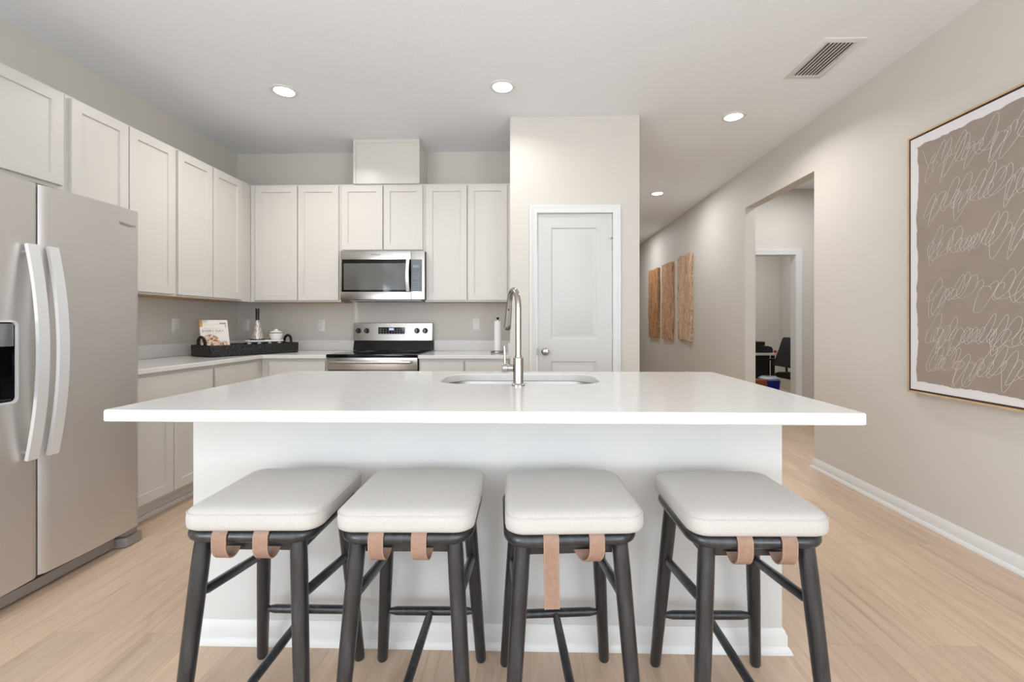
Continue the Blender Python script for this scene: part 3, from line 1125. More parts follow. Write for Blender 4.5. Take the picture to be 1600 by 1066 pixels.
DZ0, DZ1 = 0.088, 1.780
mb = MB()
door_piece(mb, RYS + 0.003, RY1, DZ0, DZ1, RYS + 0.003, RY1, RX - 0.070, 24)
d_r = mb.build('door', M['fridge_steel'], rf)
d_r['label'] = 'wide right refrigerator door'
da, db = RY0, RYS - 0.003
qy0, qy1, qz0, qz1 = 1.560, 1.793, 0.858, 1.185
mb = MB()
door_piece(mb, da, db, DZ0, qz0, da, db, RX - 0.070, 24)
door_piece(mb, da, db, qz1, DZ1, da, db, RX - 0.070, 24)
door_piece(mb, da, qy0, qz0, qz1, da, db, RX - 0.070, 10)
door_piece(mb, qy1, db, qz0, qz1, da, db, RX - 0.070, 10)
d_l = mb.build('door', M['fridge_steel'], rf)
d_l['label'] = 'narrow left freezer door with dispenser'
# dispenser: rounded bezel, recess, control panel, nozzle, drip tray
yc, zc, wq, hq = (qy0 + qy1) / 2, (qz0 + qz1) / 2, qy1 - qy0, qz1 - qz0
XD = RX - 0.012 + bow(qy1, da, db)


def yz(loop, x):
    return [(x, a, b2) for a, b2 in loop]


mb = MB()
mb.loft([yz(rrect(yc, zc, wq + 0.012, hq + 0.012, 0.022, 6), XD - 0.004), yz(rrect(yc, zc, wq + 0.012, hq + 0.012, 0.022, 6), XD + 0.004),
         yz(rrect(yc, zc, wq - 0.002, hq - 0.002, 0.018, 6), XD + 0.004), yz(rrect(yc, zc, wq - 0.004, hq - 0.004, 0.018, 6), XD - 0.004)], cyclic=True)
bez = mb.build('dispenser', M['handle'], d_l)
mb = MB()
t = bmesh.new()
o1 = [t.verts.new(p) for p in yz(rrect(yc, zc, wq - 0.002, hq - 0.002, 0.018, 6), XD - 0.002)]
o2 = [t.verts.new(p) for p in yz(rrect(yc, zc, wq - 0.010, hq - 0.010, 0.016, 6), RX - 0.060)]
for i in range(len(o1)):
    j = (i + 1) % len(o1)
    t.faces.new((o1[i], o1[j], o2[j], o2[i]))
t.faces.new(o2)
mb.merge(t)
mb.build('dispenser_recess', M['black_glass'], d_l)
mb = MB().box(RX - 0.050, XD - 0.003, qy0 + 0.006, qy1 - 0.006, qz1 - 0.100, qz1 - 0.006, 0.004)
mb.build('dispenser_panel', M['disp_gray'], d_l)
mb = MB().tube([(RX - 0.032, yc + 0.05, qz1 - 0.099), (RX - 0.032, yc + 0.05, qz1 - 0.125)], [0.014, 0.008], 12)
mb.box(RX - 0.056, RX - 0.050, yc + 0.02, yc + 0.08, qz1 - 0.22, qz1 - 0.13, 0.003)
mb.build('dispenser_paddle', M['black_plastic'], d_l)
MB().box(RX - 0.055, XD - 0.006, qy0 + 0.012, qy1 - 0.012, qz0 + 0.006, qz0 + 0.014, 0.002).build('drip_tray', M['black_plastic'], d_l)


def fridge_handle(y, par):
    z0, z1 = 0.606, 1.512
    pts = []
    for i in range(33):
        s = i / 32
        out = 0.011 + 0.050 * (1 - (2 * s - 1) ** 2)
        pts.append((RX + out, y, z0 + (z1 - z0) * s))
    mb = MB().strip(pts, 0.0215, 0.015, (0, 1, 0))
    mb.box(RX - 0.006, RX + 0.010, y - 0.006, y + 0.010, z1 - 0.036, z1 - 0.026, 0.002)
    mb.box(RX - 0.006, RX + 0.010, y - 0.006, y + 0.010, z0 + 0.026, z0 + 0.036, 0.002)
    mb.build('handle', M['handle'], par)


fridge_handle(1.8365, d_l)
fridge_handle(1.918, d_r)
MB().box(RX - 0.060, RX - 0.040, RYS - 0.0025, RYS + 0.0025, DZ0, DZ1 - 0.004).build('gasket', M['dark_gap'], rf)
gr = MB().box(RX - 0.090, RX - 0.052, RY0 + 0.01, RY1 - 0.105, 0.012, 0.060, 0.004)
gr.build('base_grille', M['grille'], rf)
MB().box(RX - 0.095, RX - 0.056, RY0 + 0.12, RY1 - 0.1, 0.0605, 0.0872).build('grille_slot', M['dark_gap'], rf)
ft = MB()
ft.prism([(RX - 0.10, RY1 - 0.10), (RX - 0.050, RY1 - 0.10), (RX - 0.006, RY1 - 0.082), (RX - 0.006, RY1 + 0.004), (RX - 0.10, RY1 + 0.004)], 0.004, 0.052)
ft.build('hinge_foot', M['grille'], rf)
ft = MB().prism([(RX - 0.10, RY1 - 0.085), (RX - 0.052, RY1 - 0.085), (RX - 0.022, RY1 - 0.075), (RX - 0.022, RY1 - 0.008), (RX - 0.10, RY1 - 0.008)], 0.054, 0.0865)
ft.build('hinge_cover', M['grille'], rf)
text_mesh('logo', 'Whirlpool', 0.022, M['grille'], d_r, Matrix.Translation((RX - 0.0015, 2.30, 1.695)) @ FACE_RIGHT)

# ------------------------------------------------------------------ microwave
mw = thing('microwave', 'stainless over-the-range microwave hung under the short cabinet', 'microwave', (-1.317, 4.1, 1.385))
MX0, MX1, MZ0, MZ1, MY = -1.694, -0.940, 1.388, 1.822, 3.95
MB().box(MX0 + 0.002, MX1 - 0.002, MY + 0.022, YB - 0.002, MZ0, MZ1, 0.003, 1).build('body', M['black_plastic'], mw)
GX = -1.062                      # seam between door and control side
dm = MB()
# door: a steel frame around dark glass
dz0, dz1 = MZ0 + 0.002, MZ1 - 0.002
dm.box(MX0, GX, MY, MY + 0.0215, 1.746, dz1, 0.0025, 2)
dm.box(MX0, GX, MY, MY + 0.0215, dz0, 1.458, 0.0025, 2)
dm.box(MX0, MX0 + 0.014, MY, MY + 0.0215, 1.4565, 1.7475)
md = dm.build('door', M['steel'], mw)
MB().box(MX0 + 0.0143, GX, MY + 0.002, MY + 0.0214, 1.4585, 1.7455, 0.001, 1).build('door_glass', M['black_glass'], md)
wn = MB()
wn.loft([[(x, MY + 0.0016, z) for x, z in ((-1.665, 1.475), (-1.102, 1.475), (-1.102, 1.712), (-1.665, 1.712))],
         [(x, MY + 0.0002, z) for x, z in ((-1.664, 1.476), (-1.103, 1.476), (-1.103, 1.711), (-1.664, 1.711))]])
wn.build('window', M['smoked'], md)
hm = MB()
pts = [(-1.083, MY - 0.014 - 0.030 * (1 - (2 * i / 20 - 1) ** 2), 1.462 + 0.284 * i / 20) for i in range(21)]
hm.strip(pts, 0.0135, 0.010, (1, 0, 0))
hm.box(-1.092, -1.074, MY - 0.014, MY + 0.0018, 1.468, 1.488, 0.002)
hm.box(-1.092, -1.074, MY - 0.014, MY + 0.0018, 1.720, 1.740, 0.002)
hm.build('handle', M['handle'], md)
cp = MB().box(GX + 0.002, MX1, MY, MY + 0.0215, dz0, dz1, 0.0025, 2)
cpo = cp.build('control_panel', M['steel'], mw)
MB().box(GX + 0.004, MX1 - 0.022, MY - 0.0012, MY - 0.0002, 1.460, 1.745).build('key_panel', M['gray_panel'], cpo)
MB().box(-1.042, -0.988, MY - 0.0018, MY - 0.0013, 1.672, 1.694).build('display', M['key_gray'], cpo)
for r in (0, 1, 2, 3, 5, 6, 7):
    for k in range(3):
        MB().box(-1.040 + k * 0.020, -1.028 + k * 0.020, MY - 0.0018, MY - 0.0013, 1.480 + r * 0.019, 1.486 + r * 0.019).build('key', M['key_gray'], cpo)
vt = MB().box(MX0 + 0.08, MX1 - 0.03, MY + 0.01, MY + 0.09, MZ0 - 0.012, MZ0 - 0.0002, 0.003, 1)
vt.box(MX0 + 0.05, MX1 - 0.06, MY + 0.12, MY + 0.32, MZ0 - 0.010, MZ0 - 0.0002, 0.003, 1)
vt.build('underside_vent', M['grille'], mw)
text_mesh('logo', 'Whirlpool', 0.020, M['gray_ink'], md, Matrix.Translation((-1.377, MY - 0.0006, 1.788)) @ FACE_BACK)

# ------------------------------------------------------------------ range
rg = thing('range', 'stainless electric range with black glass cooktop below the microwave', 'stove', (-1.317, 4.0, 0))
GX0, GX1, GY = -1.697, -0.937, 3.690
MB().box(GX0 + 0.002, GX1 - 0.002, GY + 0.022, YB - 0.012, 0.06, 0.8945, 0.002, 1).build('body', M['black_plastic'], rg)
ck = MB().box(GX0 - 0.001, GX1 + 0.001, GY - 0.010, 4.235, 0.895, 0.921, 0.006, 3)
cko = ck.build('cooktop', M['black_glass'], rg)
for (bx, by, br) in ((-1.50, 3.84, 0.105), (-1.13, 3.84, 0.085), (-1.50, 4.10, 0.085), (-1.13, 4.10, 0.105)):
    n = 40
    loops = [[(bx + r * math.cos(2 * PI * i / n), by + r * math.sin(2 * PI * i / n), z) for i in range(n)] for r, z in ((br, 0.9212), (br, 0.9216), (br - 0.003, 0.9216), (br - 0.003, 0.9212))]
    MB().loft(loops, cyclic=True).build('burner_ring', M['gray_panel'], cko)
# backguard: black lower part, stainless console above
bg = MB()
bg.prism([(4.237, 0.9215), (4.262, 1.012), (YB - 0.012, 1.012), (YB - 0.012, 0.9215)], GX0 + 0.004, GX1 - 0.004, lambda p, q, a: (a, p, q))
bg.build('backguard', M['enamel'], rg)
cs = MB()
cs.prism([(4.246, 1.014), (4.264, 1.178), (4.270, 1.182), (YB - 0.012, 1.182), (YB - 0.012, 1.014)], GX0 + 0.001, GX1 - 0.001, lambda p, q, a: (a, p, q))
cso = cs.build('console', M['steel'], rg)


def con(z):          # front of the sloped console at height z
    return 4.246 + (z - 1.014) * 0.018 / 0.164


zc_ = 1.107
MB().box(-1.455, -1.203, con(zc_) - 0.0065, con(zc_) - 0.0045, 1.076, 1.140).build('display', M['black_glass'], cso)
MB().box(-1.352, -1.305, con(zc_) - 0.0072, con(zc_) - 0.0066, 1.112, 1.132).build('clock', M['screen'], cso)
for i in range(9):
    for r in range(3):
        x = -1.438 + i * 0.0265
        if 3 <= i <= 5 and r == 2:
            continue
        MB().box(x, x + 0.012, con(zc_) - 0.0072, con(zc_) - 0.0066, 1.083 + r * 0.019, 1.086 + r * 0.019).build('key', M['keys'], cso)
for x in (-1.648, -1.569, -1.085, -1.006):
    k = MB().lathe([(0, 0), (0.0255, 0), (0.0255, 0.004), (0.021, 0.006), (0.0195, 0.024), (0.0175, 0.027), (0, 0.027)], (x, con(zc_) + 0.0005, zc_), '-Y', 24)
    ko = k.build('knob', M['black_plastic'], rg)
    MB().box(x - 0.004, x + 0.004, con(zc_) - 0.032, con(zc_) - 0.0267, zc_ - 0.018, zc_ + 0.018, 0.0015, 1).build('knob_grip', M['disp_gray'], ko)
od = MB().box(GX0 + 0.001, GX1 - 0.001, GY, GY + 0.0215, 0.790, 0.8925, 0.003, 2)
od.build('front_strip', M['steel'], rg)
od = MB().box(GX0 + 0.001, GX1 - 0.001, GY, GY + 0.0215, 0.240, 0.783, 0.003, 2)
odo = od.build('oven_door', M['steel'], rg)
MB().box(GX0 + 0.09, GX1 - 0.09, GY - 0.0015, GY - 0.0002, 0.36, 0.66).build('oven_window', M['black_glass'], odo)
hb = MB().tube([(GX0 + 0.045, GY - 0.048, 0.858), (GX1 - 0.045, GY - 0.048, 0.858)], 0.0135, 14)
hb.box(GX0 + 0.048, GX0 + 0.075, GY - 0.046, GY - 0.0003, 0.849, 0.867, 0.002)
hb.box(GX1 - 0.075, GX1 - 0.048, GY - 0.046, GY - 0.0003, 0.849, 0.867, 0.002)
hb.build('handle', M['steel'], rg)
MB().box(GX0 + 0.001, GX1 - 0.001, GY, GY + 0.0215, 0.075, 0.232, 0.003, 2).build('drawer', M['steel'], rg)
for x in (GX0 + 0.06, GX1 - 0.06):
    for y in (GY + 0.08, YB - 0.08):
        MB().lathe([(0, 0), (0.018, 0), (0.018, 0.06), (0, 0.06)], (x, y, 0.0), n=12).build('foot', M['black_plastic'], rg)

# ------------------------------------------------------------------ outlets
G_OUT = 'white wall outlets'


def outlet(label, loc, rz, switch=False):
    """local: plate lies in the u-z plane facing -v"""
    t = thing('wall_outlet', label, 'outlet', loc, rz, G_OUT)
    mb = MB()
    mb.loft([[(x, y, z) for x, z in rrect(0, 0, 0.072 - 2 * i, 0.116 - 2 * i, 0.005, 3)] for i, y in ((0, -0.0003), (0, -0.003), (0.003, -0.0055))])
    mb.build('cover_plate', M['plate'], t, world=False)
    if switch:
        MB().box(-0.017, 0.017, -0.009, -0.0056, -0.034, 0.034, 0.002).build('rocker', M['trim'], t, world=False)
        return t
    for s in (-1, 1):
        rc = MB()
        rc.loft([[(x, y, z) for x, z in rrect(0, s * 0.0195, 0.034, 0.029, 0.010, 4)] for y in (-0.0056, -0.0072)])
        r_ = rc.build('receptacle', M['plate'], t, world=False)
        sl = MB().box(-0.009, -0.0065, -0.0076, -0.0073, s * 0.0195 - 0.002, s * 0.0195 + 0.007)
        sl.box(0.0055, 0.0085, -0.0076, -0.0073, s * 0.0195 - 0.002, s * 0.0195 + 0.007)
        sl.box(-0.002, 0.002, -0.0076, -0.0073, s * 0.0195 - 0.010, s * 0.0195 - 0.006)
        sl.build('slots', M['slot'], r_, world=False)
    return t


outlet('white wall switch plate on the left wall above the cookbook counter', (XL, 3.56, 1.161), L90, True)
outlet('white duplex outlet low behind the cone grater in the back corner', (-2.79, YB, 1.161), 0)
outlet('white wall switch plate on the back wall just left of the range', (-2.045, YB, 1.157), 0, True)
outlet('white duplex outlet on the back wall right of the range', (-0.527, YB, 1.170), 0)
outlet('white duplex outlet low on the hallway wall beneath the wood panels', (XR, 6.70, 0.42), -L90)

# ------------------------------------------------------------------ counter accessories
# paper towel holder
tx, ty = -0.290, 3.955
pt = thing('paper_towel_holder', 'paper towel holder with a slim white roll standing right of the range', 'paper towel holder', (tx, ty, CT))
MB().lathe([(0, 0.0004), (0.062, 0.0004), (0.064, 0.004), (0.063, 0.016), (0.058, 0.020), (0, 0.020)], (tx, ty, CT)).build('base', M['nickel'], pt)
MB().lathe([(0, 0.0205), (0.006, 0.0205), (0.006, 0.294), (0, 0.294)], (tx, ty, CT), n=12).build('rod', M['chrome'], pt)
rl = MB()
n = 32
rl.loft([[(tx + r * math.cos(2 * PI * i / n), ty + r * math.sin(2 * PI * i / n), z) for i in range(n)] for r, z in ((0.031, CT + 0.022), (0.031, CT + 0.284), (0.012, CT + 0.284), (0.012, CT + 0.022))], cyclic=True)
rl.build('towel_roll', M['paper'], pt)
MB().lathe([(0, 0), (0.005, 0), (0.013, 0.012), (0.014, 0.018), (0.009, 0.022), (0, 0.023)], (tx, ty, CT + 0.2945), n=14).build('finial', M['black_plastic'], pt)

# wicker tray, rotated into the corner
trc = Vector((-2.42, 3.785, CT))
ta = math.atan2(0.675, 0.36)
tr = thing('serving_tray', 'long black woven wicker tray on the corner worktop', 'tray', trc, ta)
TL, TW, TH = 0.745, 0.315, 0.092


def rr3(w_, d_, r_, z_):
    return [(x, y, z_) for x, y in rrect(0, 0, w_, d_, r_, 5)]


mb = MB()
mb.loft([rr3(TL - 0.02, TW - 0.02, 0.02, 0.0006), rr3(TL - 0.006, TW - 0.006, 0.022, 0.006), rr3(TL, TW, 0.024, TH - 0.012), rr3(TL - 0.004, TW - 0.004, 0.024, TH), rr3(TL - 0.028, TW - 0.028, 0.018, TH),
         rr3(TL - 0.034, TW - 0.034, 0.018, TH - 0.012), rr3(TL - 0.034, TW - 0.034, 0.018, 0.012)])
mb.build('tray_body', M['wicker'], tr, world=False)
for s in (-1, 1):
    pts = [(s * (TL / 2 - 0.014 + 0.004 * math.sin(PI * i / 16)), -0.052 * math.cos(PI * i / 16), TH - 0.004 + 0.066 * math.sin(PI * i / 16) ** 0.8) for i in range(17)]
    MB().tube(pts, 0.0115, 10).build('tray_handle', M['wicker'], tr, world=False)


def tray_pt(u, v_, z):
    c_, s_ = math.cos(ta), math.sin(ta)
    return Vector((trc.x + c_ * u - s_ * v_, trc.y + s_ * u + c_ * v_, trc.z + z))


# cookbook leaning back inside the tray
bk_root = tray_pt(-0.243, 0.012, 0.0128)
bk_rz = math.radians(50)
bk = thing('cookbook', 'white hardcover cookbook with a pastry photo leaning in the black tray', 'book', bk_root, bk_rz)
lean = Matrix.Rotation(math.radians(-20), 4, 'X')
BW, BH, BT = 0.195, 0.292, 0.024


def leaned(mb_):
    mb_.bm.transform(lean)
    return mb_


leaned(MB().box(-BW / 2 + 0.002, BW / 2 - 0.004, -0.0095 + 0.001, 0.0095, 0.004, BH - 0.004)).build('pages', M['paper'], bk, world=False)
cv = MB().box(-BW / 2, BW / 2, -BT / 2, -BT / 2 + 0.003, 0, BH, 0.0008, 1)
cv.box(-BW / 2, BW / 2, BT / 2 - 0.003, BT / 2, 0, BH, 0.0008, 1)
cv.box(-BW / 2 - 0.003, -BW / 2, -BT / 2, BT / 2, 0, BH, 0.0008, 1)
cvo = leaned(cv).build('cover', M['cover'], bk, world=False)
yq = -BT / 2 - 0.0004
leaned(MB().box(-BW / 2 - 0.0036, -BW / 2 + 0.016, yq - 0.0004, BT / 2 - 0.006, BH - 0.060, BH - 0.002)).build('gold_corner', M['gold'], cvo, world=False)
pl = MB()
el = [(-0.035 + 0.066 * math.cos(2 * PI * i / 28), 0.105 + 0.062 * math.sin(2 * PI * i / 28)) for i in range(28)]
pl.prism(el, yq - 0.0003, yq + 0.0003, lambda p, q, a: (p, a, q))
el = [(0.055 + 0.030 * math.cos(2 * PI * i / 20), 0.085 + 0.026 * math.sin(2 * PI * i / 20)) for i in range(20)]
pl.prism(el, yq - 0.0003, yq + 0.0003, lambda p, q, a: (p, a, q))
leaned(pl).build('cover_photo', M['food'], cvo, world=False)
BM = ROOTM[bk.name] @ lean
text_mesh('title', 'EVERY DAY', 0.030, M['gray_ink'], cvo, BM @ Matrix.Translation((-0.012, yq, 0.195)) @ FACE_BACK, 0.0003)
fl = MB()
for zz, a, c_ in ((0.218, -0.075, 0.055), (0.174, -0.06, 0.05), (0.252, -0.09, 0.06)):
    fl.box(a, c_, yq - 0.0003, yq + 0.0002, zz, zz + 0.0012)
leaned(fl).build('cover_rules', M['gold'], cvo, world=False)
fl = MB()
sc_pts = [(0.040 + 0.045 * i / 40, yq - 0.0002, 0.262 + 0.008 * math.sin(i * 0.95)) for i in range(41)]
fl.tube(sc_pts, 0.0012, 5)
fl.tube([(0.078, yq - 0.0002, 0.250), (0.082, yq - 0.0002, 0.236), (0.076, yq - 0.0002, 0.226)], 0.0022, 5)
leaned(fl).build('cover_scroll', M['brown_ink'], cvo, world=False)

# footed white serving board with the grater and the sugar bowl
RTOP = 0.116
rb = tray_pt(0.150, 0.012, 0.0)
rs = thing('serving_riser', 'white footed serving board standing in the far half of the black tray', 'serving board', (rb.x, rb.y, CT), ta - 0.55)
mb = MB()
mb.loft([[(x, y, z) for x, y in rrect(0, 0, 0.300 - 2 * i, 0.165 - 2 * i, 0.05, 6)] for i, z in ((0.004, RTOP - 0.012), (0, RTOP - 0.009), (0, RTOP - 0.003), (0.003, RTOP))])
mb.build('board', M['ceramic'], rs, world=False)
for sx in (-0.115, -0.04, 0.04, 0.115):
    for sy in (-0.055, 0.055):
        if abs(sx) < 0.1 and sy > 0:
            continue
        MB().lathe([(0, 0.0126), (0.010, 0.0126), (0.013, 0.03), (0.009, 0.05), (0.008, 0.07), (0.0145, 0.083), (0.0145, 0.092), (0.009, RTOP - 0.0122), (0, RTOP - 0.0122)], (sx, sy, 0), n=14).build('foot', M['ceramic'], rs, world=False)


def riser_pt(u, v_):
    p_ = ROOTM[rs.name] @ Vector((u, v_, RTOP + 0.0005))
    return p_


gp = riser_pt(-0.055, -0.005)
gt = thing('cone_grater', 'silver cone grater with a black handle standing on the white board', 'grater', gp)
MB().lathe([(0, 0), (0.060, 0), (0.062, 0.004), (0.058, 0.010), (0.052, 0.011), (0, 0.011)], gp).build('base', M['black_plastic'], gt)
MB().lathe([(0.050, 0.0112), (0.040, 0.06), (0.028, 0.115), (0.016, 0.165), (0.014, 0.174), (0, 0.174)], gp, n=32).build('cone', M['perforated'], gt)
MB().lathe([(0, 0.1745), (0.0155, 0.1745), (0.0150, 0.18), (0.0150, 0.262), (0.017, 0.272), (0.014, 0.278), (0, 0.278)], gp, n=20).build('handle', M['black_plastic'], gt)
jp = riser_pt(0.090, 0.01)
jr = thing('sugar_bowl', 'small white lidded sugar bowl with black rim beside the cone grater', 'bowl', jp)
MB().lathe([(0, 0), (0.034, 0), (0.040, 0.005), (0.052, 0.026), (0.057, 0.050), (0.056, 0.060), (0, 0.060)], jp, n=32).build('bowl', M['ceramic'], jr)
MB().lathe([(0, 0.0602), (0.058, 0.0602), (0.058, 0.066), (0, 0.066)], jp, n=32).build('rim', M['black_plastic'], jr)
MB().lathe([(0, 0.0662), (0.054, 0.0662), (0.040, 0.076), (0.016, 0.083), (0.014, 0.090), (0.010, 0.096), (0, 0.098)], jp, n=28).build('lid', M['ceramic'], jr)
hp = [(jp.x - 0.050 - 0.024 * math.sin(PI * i / 10), jp.y - 0.02, jp.z + 0.012 + 0.036 * i / 10) for i in range(11)]
MB().tube(hp, 0.0055, 8).build('handle', M['gold'], jr)

# ------------------------------------------------------------------ bar stools
SW, SD = 0.368, 0.362       # seat frame outside
Z_R = 0.600                 # centre of the seat rail


def make_stool(loc, rz, label):
    t = thing('bar_stool', label, 'stool', loc, rz, G_ST)
    path = [(x, y, Z_R) for x, y in rrect(0, 0, SW - 0.034, SD - 0.034, 0.050, 7)]
    MB().tube(path, 0.017, 14, closed=True).build('seat_frame', M['black_wood'], t, world=False)
    mb = MB()
    mb.loft([[(x, y, z) for x, y in rrect(0, 0, SW - 0.044, SD - 0.044, 0.046, 6)] for z in (Z_R - 0.010, Z_R + 0.012)])
    mb.build('seat_base', M['black_wood'], t, world=False)
    for (x0, x1, y0, y1) in ((-0.115, 0.115, -0.136, -0.120), (-0.115, 0.115, 0.120, 0.136), (-0.142, -0.126, -0.125, 0.125), (0.126, 0.142, -0.125, 0.125)):
        MB().box(x0, x1, y0, y1, 0.548, Z_R - 0.011, 0.003).build('apron', M['black_wood'], t, world=False)
    lt = {}
    for sx in (-1, 1):
        for sy in (-1, 1):
            a, b2 = Vector((sx * 0.133, sy * 0.1425, 0.589)), Vector((sx * 0.173, sy * 0.1955, 0.0004))
            lt[(sx, sy)] = (a, b2)
            P = [a.lerp(b2, s) for s in (0, 0.15, 0.5, 0.985, 1)]
            MB().tube(P, [0.0215, 0.0225, 0.0215, 0.0180, 0.0150], 18).build('leg', M['black_wood'], t, world=False)

    def on_leg(k, z):
        a, b2 = lt[k]
        return a.lerp(b2, (a.z - z) / (a.z - b2.z))

    def bar(p, q, r):
        p, q = Vector(p), Vector(q)
        d_ = (q - p).normalized()
        L_ = (q - p).length
        MB().tube([p, p + d_ * 0.03, p.lerp(q, 0.5), q - d_ * 0.03, q], [r * 0.55, r * 0.95, r, r * 0.95, r * 0.55], 14).build('stretcher', M['black_wood'], t, world=False)
    for sx in (-1, 1):
        p, q = on_leg((sx, -1), 0.432), on_leg((sx, 1), 0.385)
        d_ = (q - p).normalized()
        bar(p + d_ * 0.014, q - d_ * 0.014, 0.0145)
    mid = {}
    for sy in (-1, 1):
        p, q = on_leg((-1, sy), 0.182), on_leg((1, sy), 0.182)
        d_ = (q - p).normalized()
        bar(p + d_ * 0.012, q - d_ * 0.012, 0.0145)
        mid[sy] = (p + q) / 2
    d_ = (mid[1] - mid[-1]).normalized()
    bar(mid[-1] + d_ * 0.008, mid[1] - d_ * 0.008, 0.0135)
    # cushion: crowned pad with a seam line
    mb = MB()
    z0 = Z_R + 0.0175
    pf = [(0.030, 0.0), (0.010, 0.002), (0.002, 0.008), (0.0, 0.018), (0.0, 0.036), (0.002, 0.046), (0.007, 0.053), (0.015, 0.0585), (0.028, 0.0625), (0.05, 0.065), (0.09, 0.067), (0.15, 0.068)]
    mb.loft([[(x, y, z0 + z) for x, y in rrect(0, 0, 0.378 - 2 * i, 0.372 - 2 * i, max(0.012, 0.048 - i * 0.5), 7)] for i, z in pf])
    cu = mb.build('seat_cushion', M['fabric'], t, world=False, ang=60)
    pip = [(x, y, z0 + 0.047) for x, y in rrect(0, 0, 0.3775 - 0.003, 0.3715 - 0.003, 0.047, 7)]
    MB().tube(pip, 0.0018, 6, closed=True).build('piping', M['fabric'], cu, world=False)
    return t


def loop_strap(t, x, drift=0.0):
    """leather strap coming from under the cushion, round the front rail and back up behind it"""
    yr = -(SD / 2 - 0.017)
    pts = [(x, yr + 0.004, Z_R + 0.0192), (x, yr - 0.012, Z_R + 0.0185), (x, yr - 0.0186, Z_R + 0.009), (x, yr - 0.0195, Z_R - 0.006)]
    for i in range(11):
        a = math.radians(180 + 150 * i / 10)
        pts.append((x + drift * (i / 10) ** 1.5, yr + 0.0035 + 0.0230 * math.cos(a) * (1.0 if i < 5 else 1.15), Z_R - 0.022 + 0.036 * math.sin(a)))
    mb = MB().strip(pts, 0.0205, 0.003, (1, 0, 0))
    o = mb.build('strap', M['leather'], t, world=False)
    mb = MB()
    for s in (-1, 1):
        mb.tube([(p[0] + s * 0.0185, p[1] - 0.0017, p[2]) for p in pts[2:9]], 0.0007, 5)
    mb.build('stitching', M['stitch'], o, world=False)


def hanging_strap(t, x, z_end):
    yr = -(SD / 2 - 0.017)
    pts = [(x, yr + 0.004, Z_R + 0.0192), (x, yr - 0.012, Z_R + 0.0185), (x, yr - 0.0186, Z_R + 0.009), (x, yr - 0.0197, Z_R - 0.01)]
    for i in range(1, 7):
        s = i / 6
        pts.append((x + 0.003 * s, yr - 0.0197 + 0.006 * math.sin(s * 2.2), Z_R - 0.01 + (z_end - Z_R + 0.01) * s))
    mb = MB().strip(pts, 0.0205, 0.003, (1, 0, 0))
    o = mb.build('strap', M['leather'], t, world=False)
    mb = MB()
    for s in (-1, 1):
        mb.tube([(p[0] + s * 0.0185, p[1] - 0.0017, p[2]) for p in pts[2:]], 0.0007, 5)
    mb.build('stitching', M['stitch'], o, world=False)


G_ST = 'backless bar stools along the island'
SY = 1.3665
stool = make_stool((-0.774, SY, 0), 0.0, 'black wooden bar stool with linen cushion, leftmost and nearest the refrigerator')
stool2 = dup(stool, (-0.343, SY, 0), math.radians(0.8), 'black wooden bar stool with linen cushion, second from the refrigerator')
stool3 = dup(stool, (0.100, SY, 0), math.radians(4.5), 'black bar stool whose left leather strap hangs straight down')
stool4 = dup(stool, (0.606, SY, 0), math.radians(1.0), 'black wooden bar stool with linen cushion, rightmost at the island end')
for s, a, b2 in ((stool, -0.063, 0.050), (stool2, -0.072, 0.043), (stool4, -0.048, 0.068)):
    dd = -0.010 if s is stool4 else 0.010
    loop_strap(s, a, dd)
    loop_strap(s, b2, dd)
hanging_strap(stool3, -0.060, 0.425)
loop_strap(stool3, 0.062, -0.034)
for s, dx_, dr in ((stool, 0.012, 1.5), (stool3, 0.012, -1.5)):
    for ch in s.children:
        if ch.name.startswith('seat_cushion'):
            ch.location = (dx_, 0, 0)
            ch.rotation_euler = (0, 0, math.radians(dr))

# ------------------------------------------------------------------ framed artwork on the right wall
AX = 2.262
AY0, AY1, AZ0, AZ1 = 1.50, 2.745, 0.770, 2.286
art = thing('framed_artwork', 'large framed taupe canvas with rows of pale looping scribbles on right wall', 'artwork', (XR, 2.12, 0.77))


def yz_rect(i):
    return [(AY0 + i, AZ0 + i), (AY1 - i, AZ0 + i), (AY1 - i, AZ1 - i), (AY0 + i, AZ1 - i)]


f = MB().loft([[(x, a, b2) for a, b2 in yz_rect(i)] for i, x in ((0, XR - 0.0005), (0, AX), (0.010, AX), (0.010, XR - 0.0005))], cyclic=True)
f.build('frame', M['frame_tan'], art)
f = MB().loft([[(x, a, b2) for a, b2 in yz_rect(i)] for i, x in ((0.0102, XR - 0.0005), (0.0102, AX + 0.004), (0.020, AX + 0.006), (0.020, XR - 0.0005))], cyclic=True)
f.build('inner_frame', M['frame_dark'], art)
cvs = MB().box(AX + 0.004, XR - 0.001, AY0 + 0.0202, AY1 - 0.0202, AZ0 + 0.0202, AZ1 - 0.0202).build('canvas', M['canvas'], art)
rnd = random.Random(7)


def ragged(a, b2, steps, amp):
    return [(a[0] + (b2[0] - a[0]) * i / steps, a[1] + (b2[1] - a[1]) * i / steps) for i in range(steps)]


corners = [(AY0 + 0.062, AZ0 + 0.062), (AY1 - 0.066, AZ0 + 0.066), (AY1 - 0.066, AZ1 - 0.072), (AY0 + 0.062, AZ1 - 0.072)]
edge = []
off = 0.0
for k in range(4):
    for p_ in ragged(corners[k], corners[(k + 1) % 4], 70, 0):
        off = off * 0.7 + rnd.uniform(-0.0045, 0.0045)
        edge.append((p_[0] + off * (k % 2), p_[1] + off * (1 - k % 2)))
MB().prism(edge, AX + 0.0028, AX + 0.0038, lambda p, q, a: (a, p, q)).build('painted_field', M['taupe'], cvs)


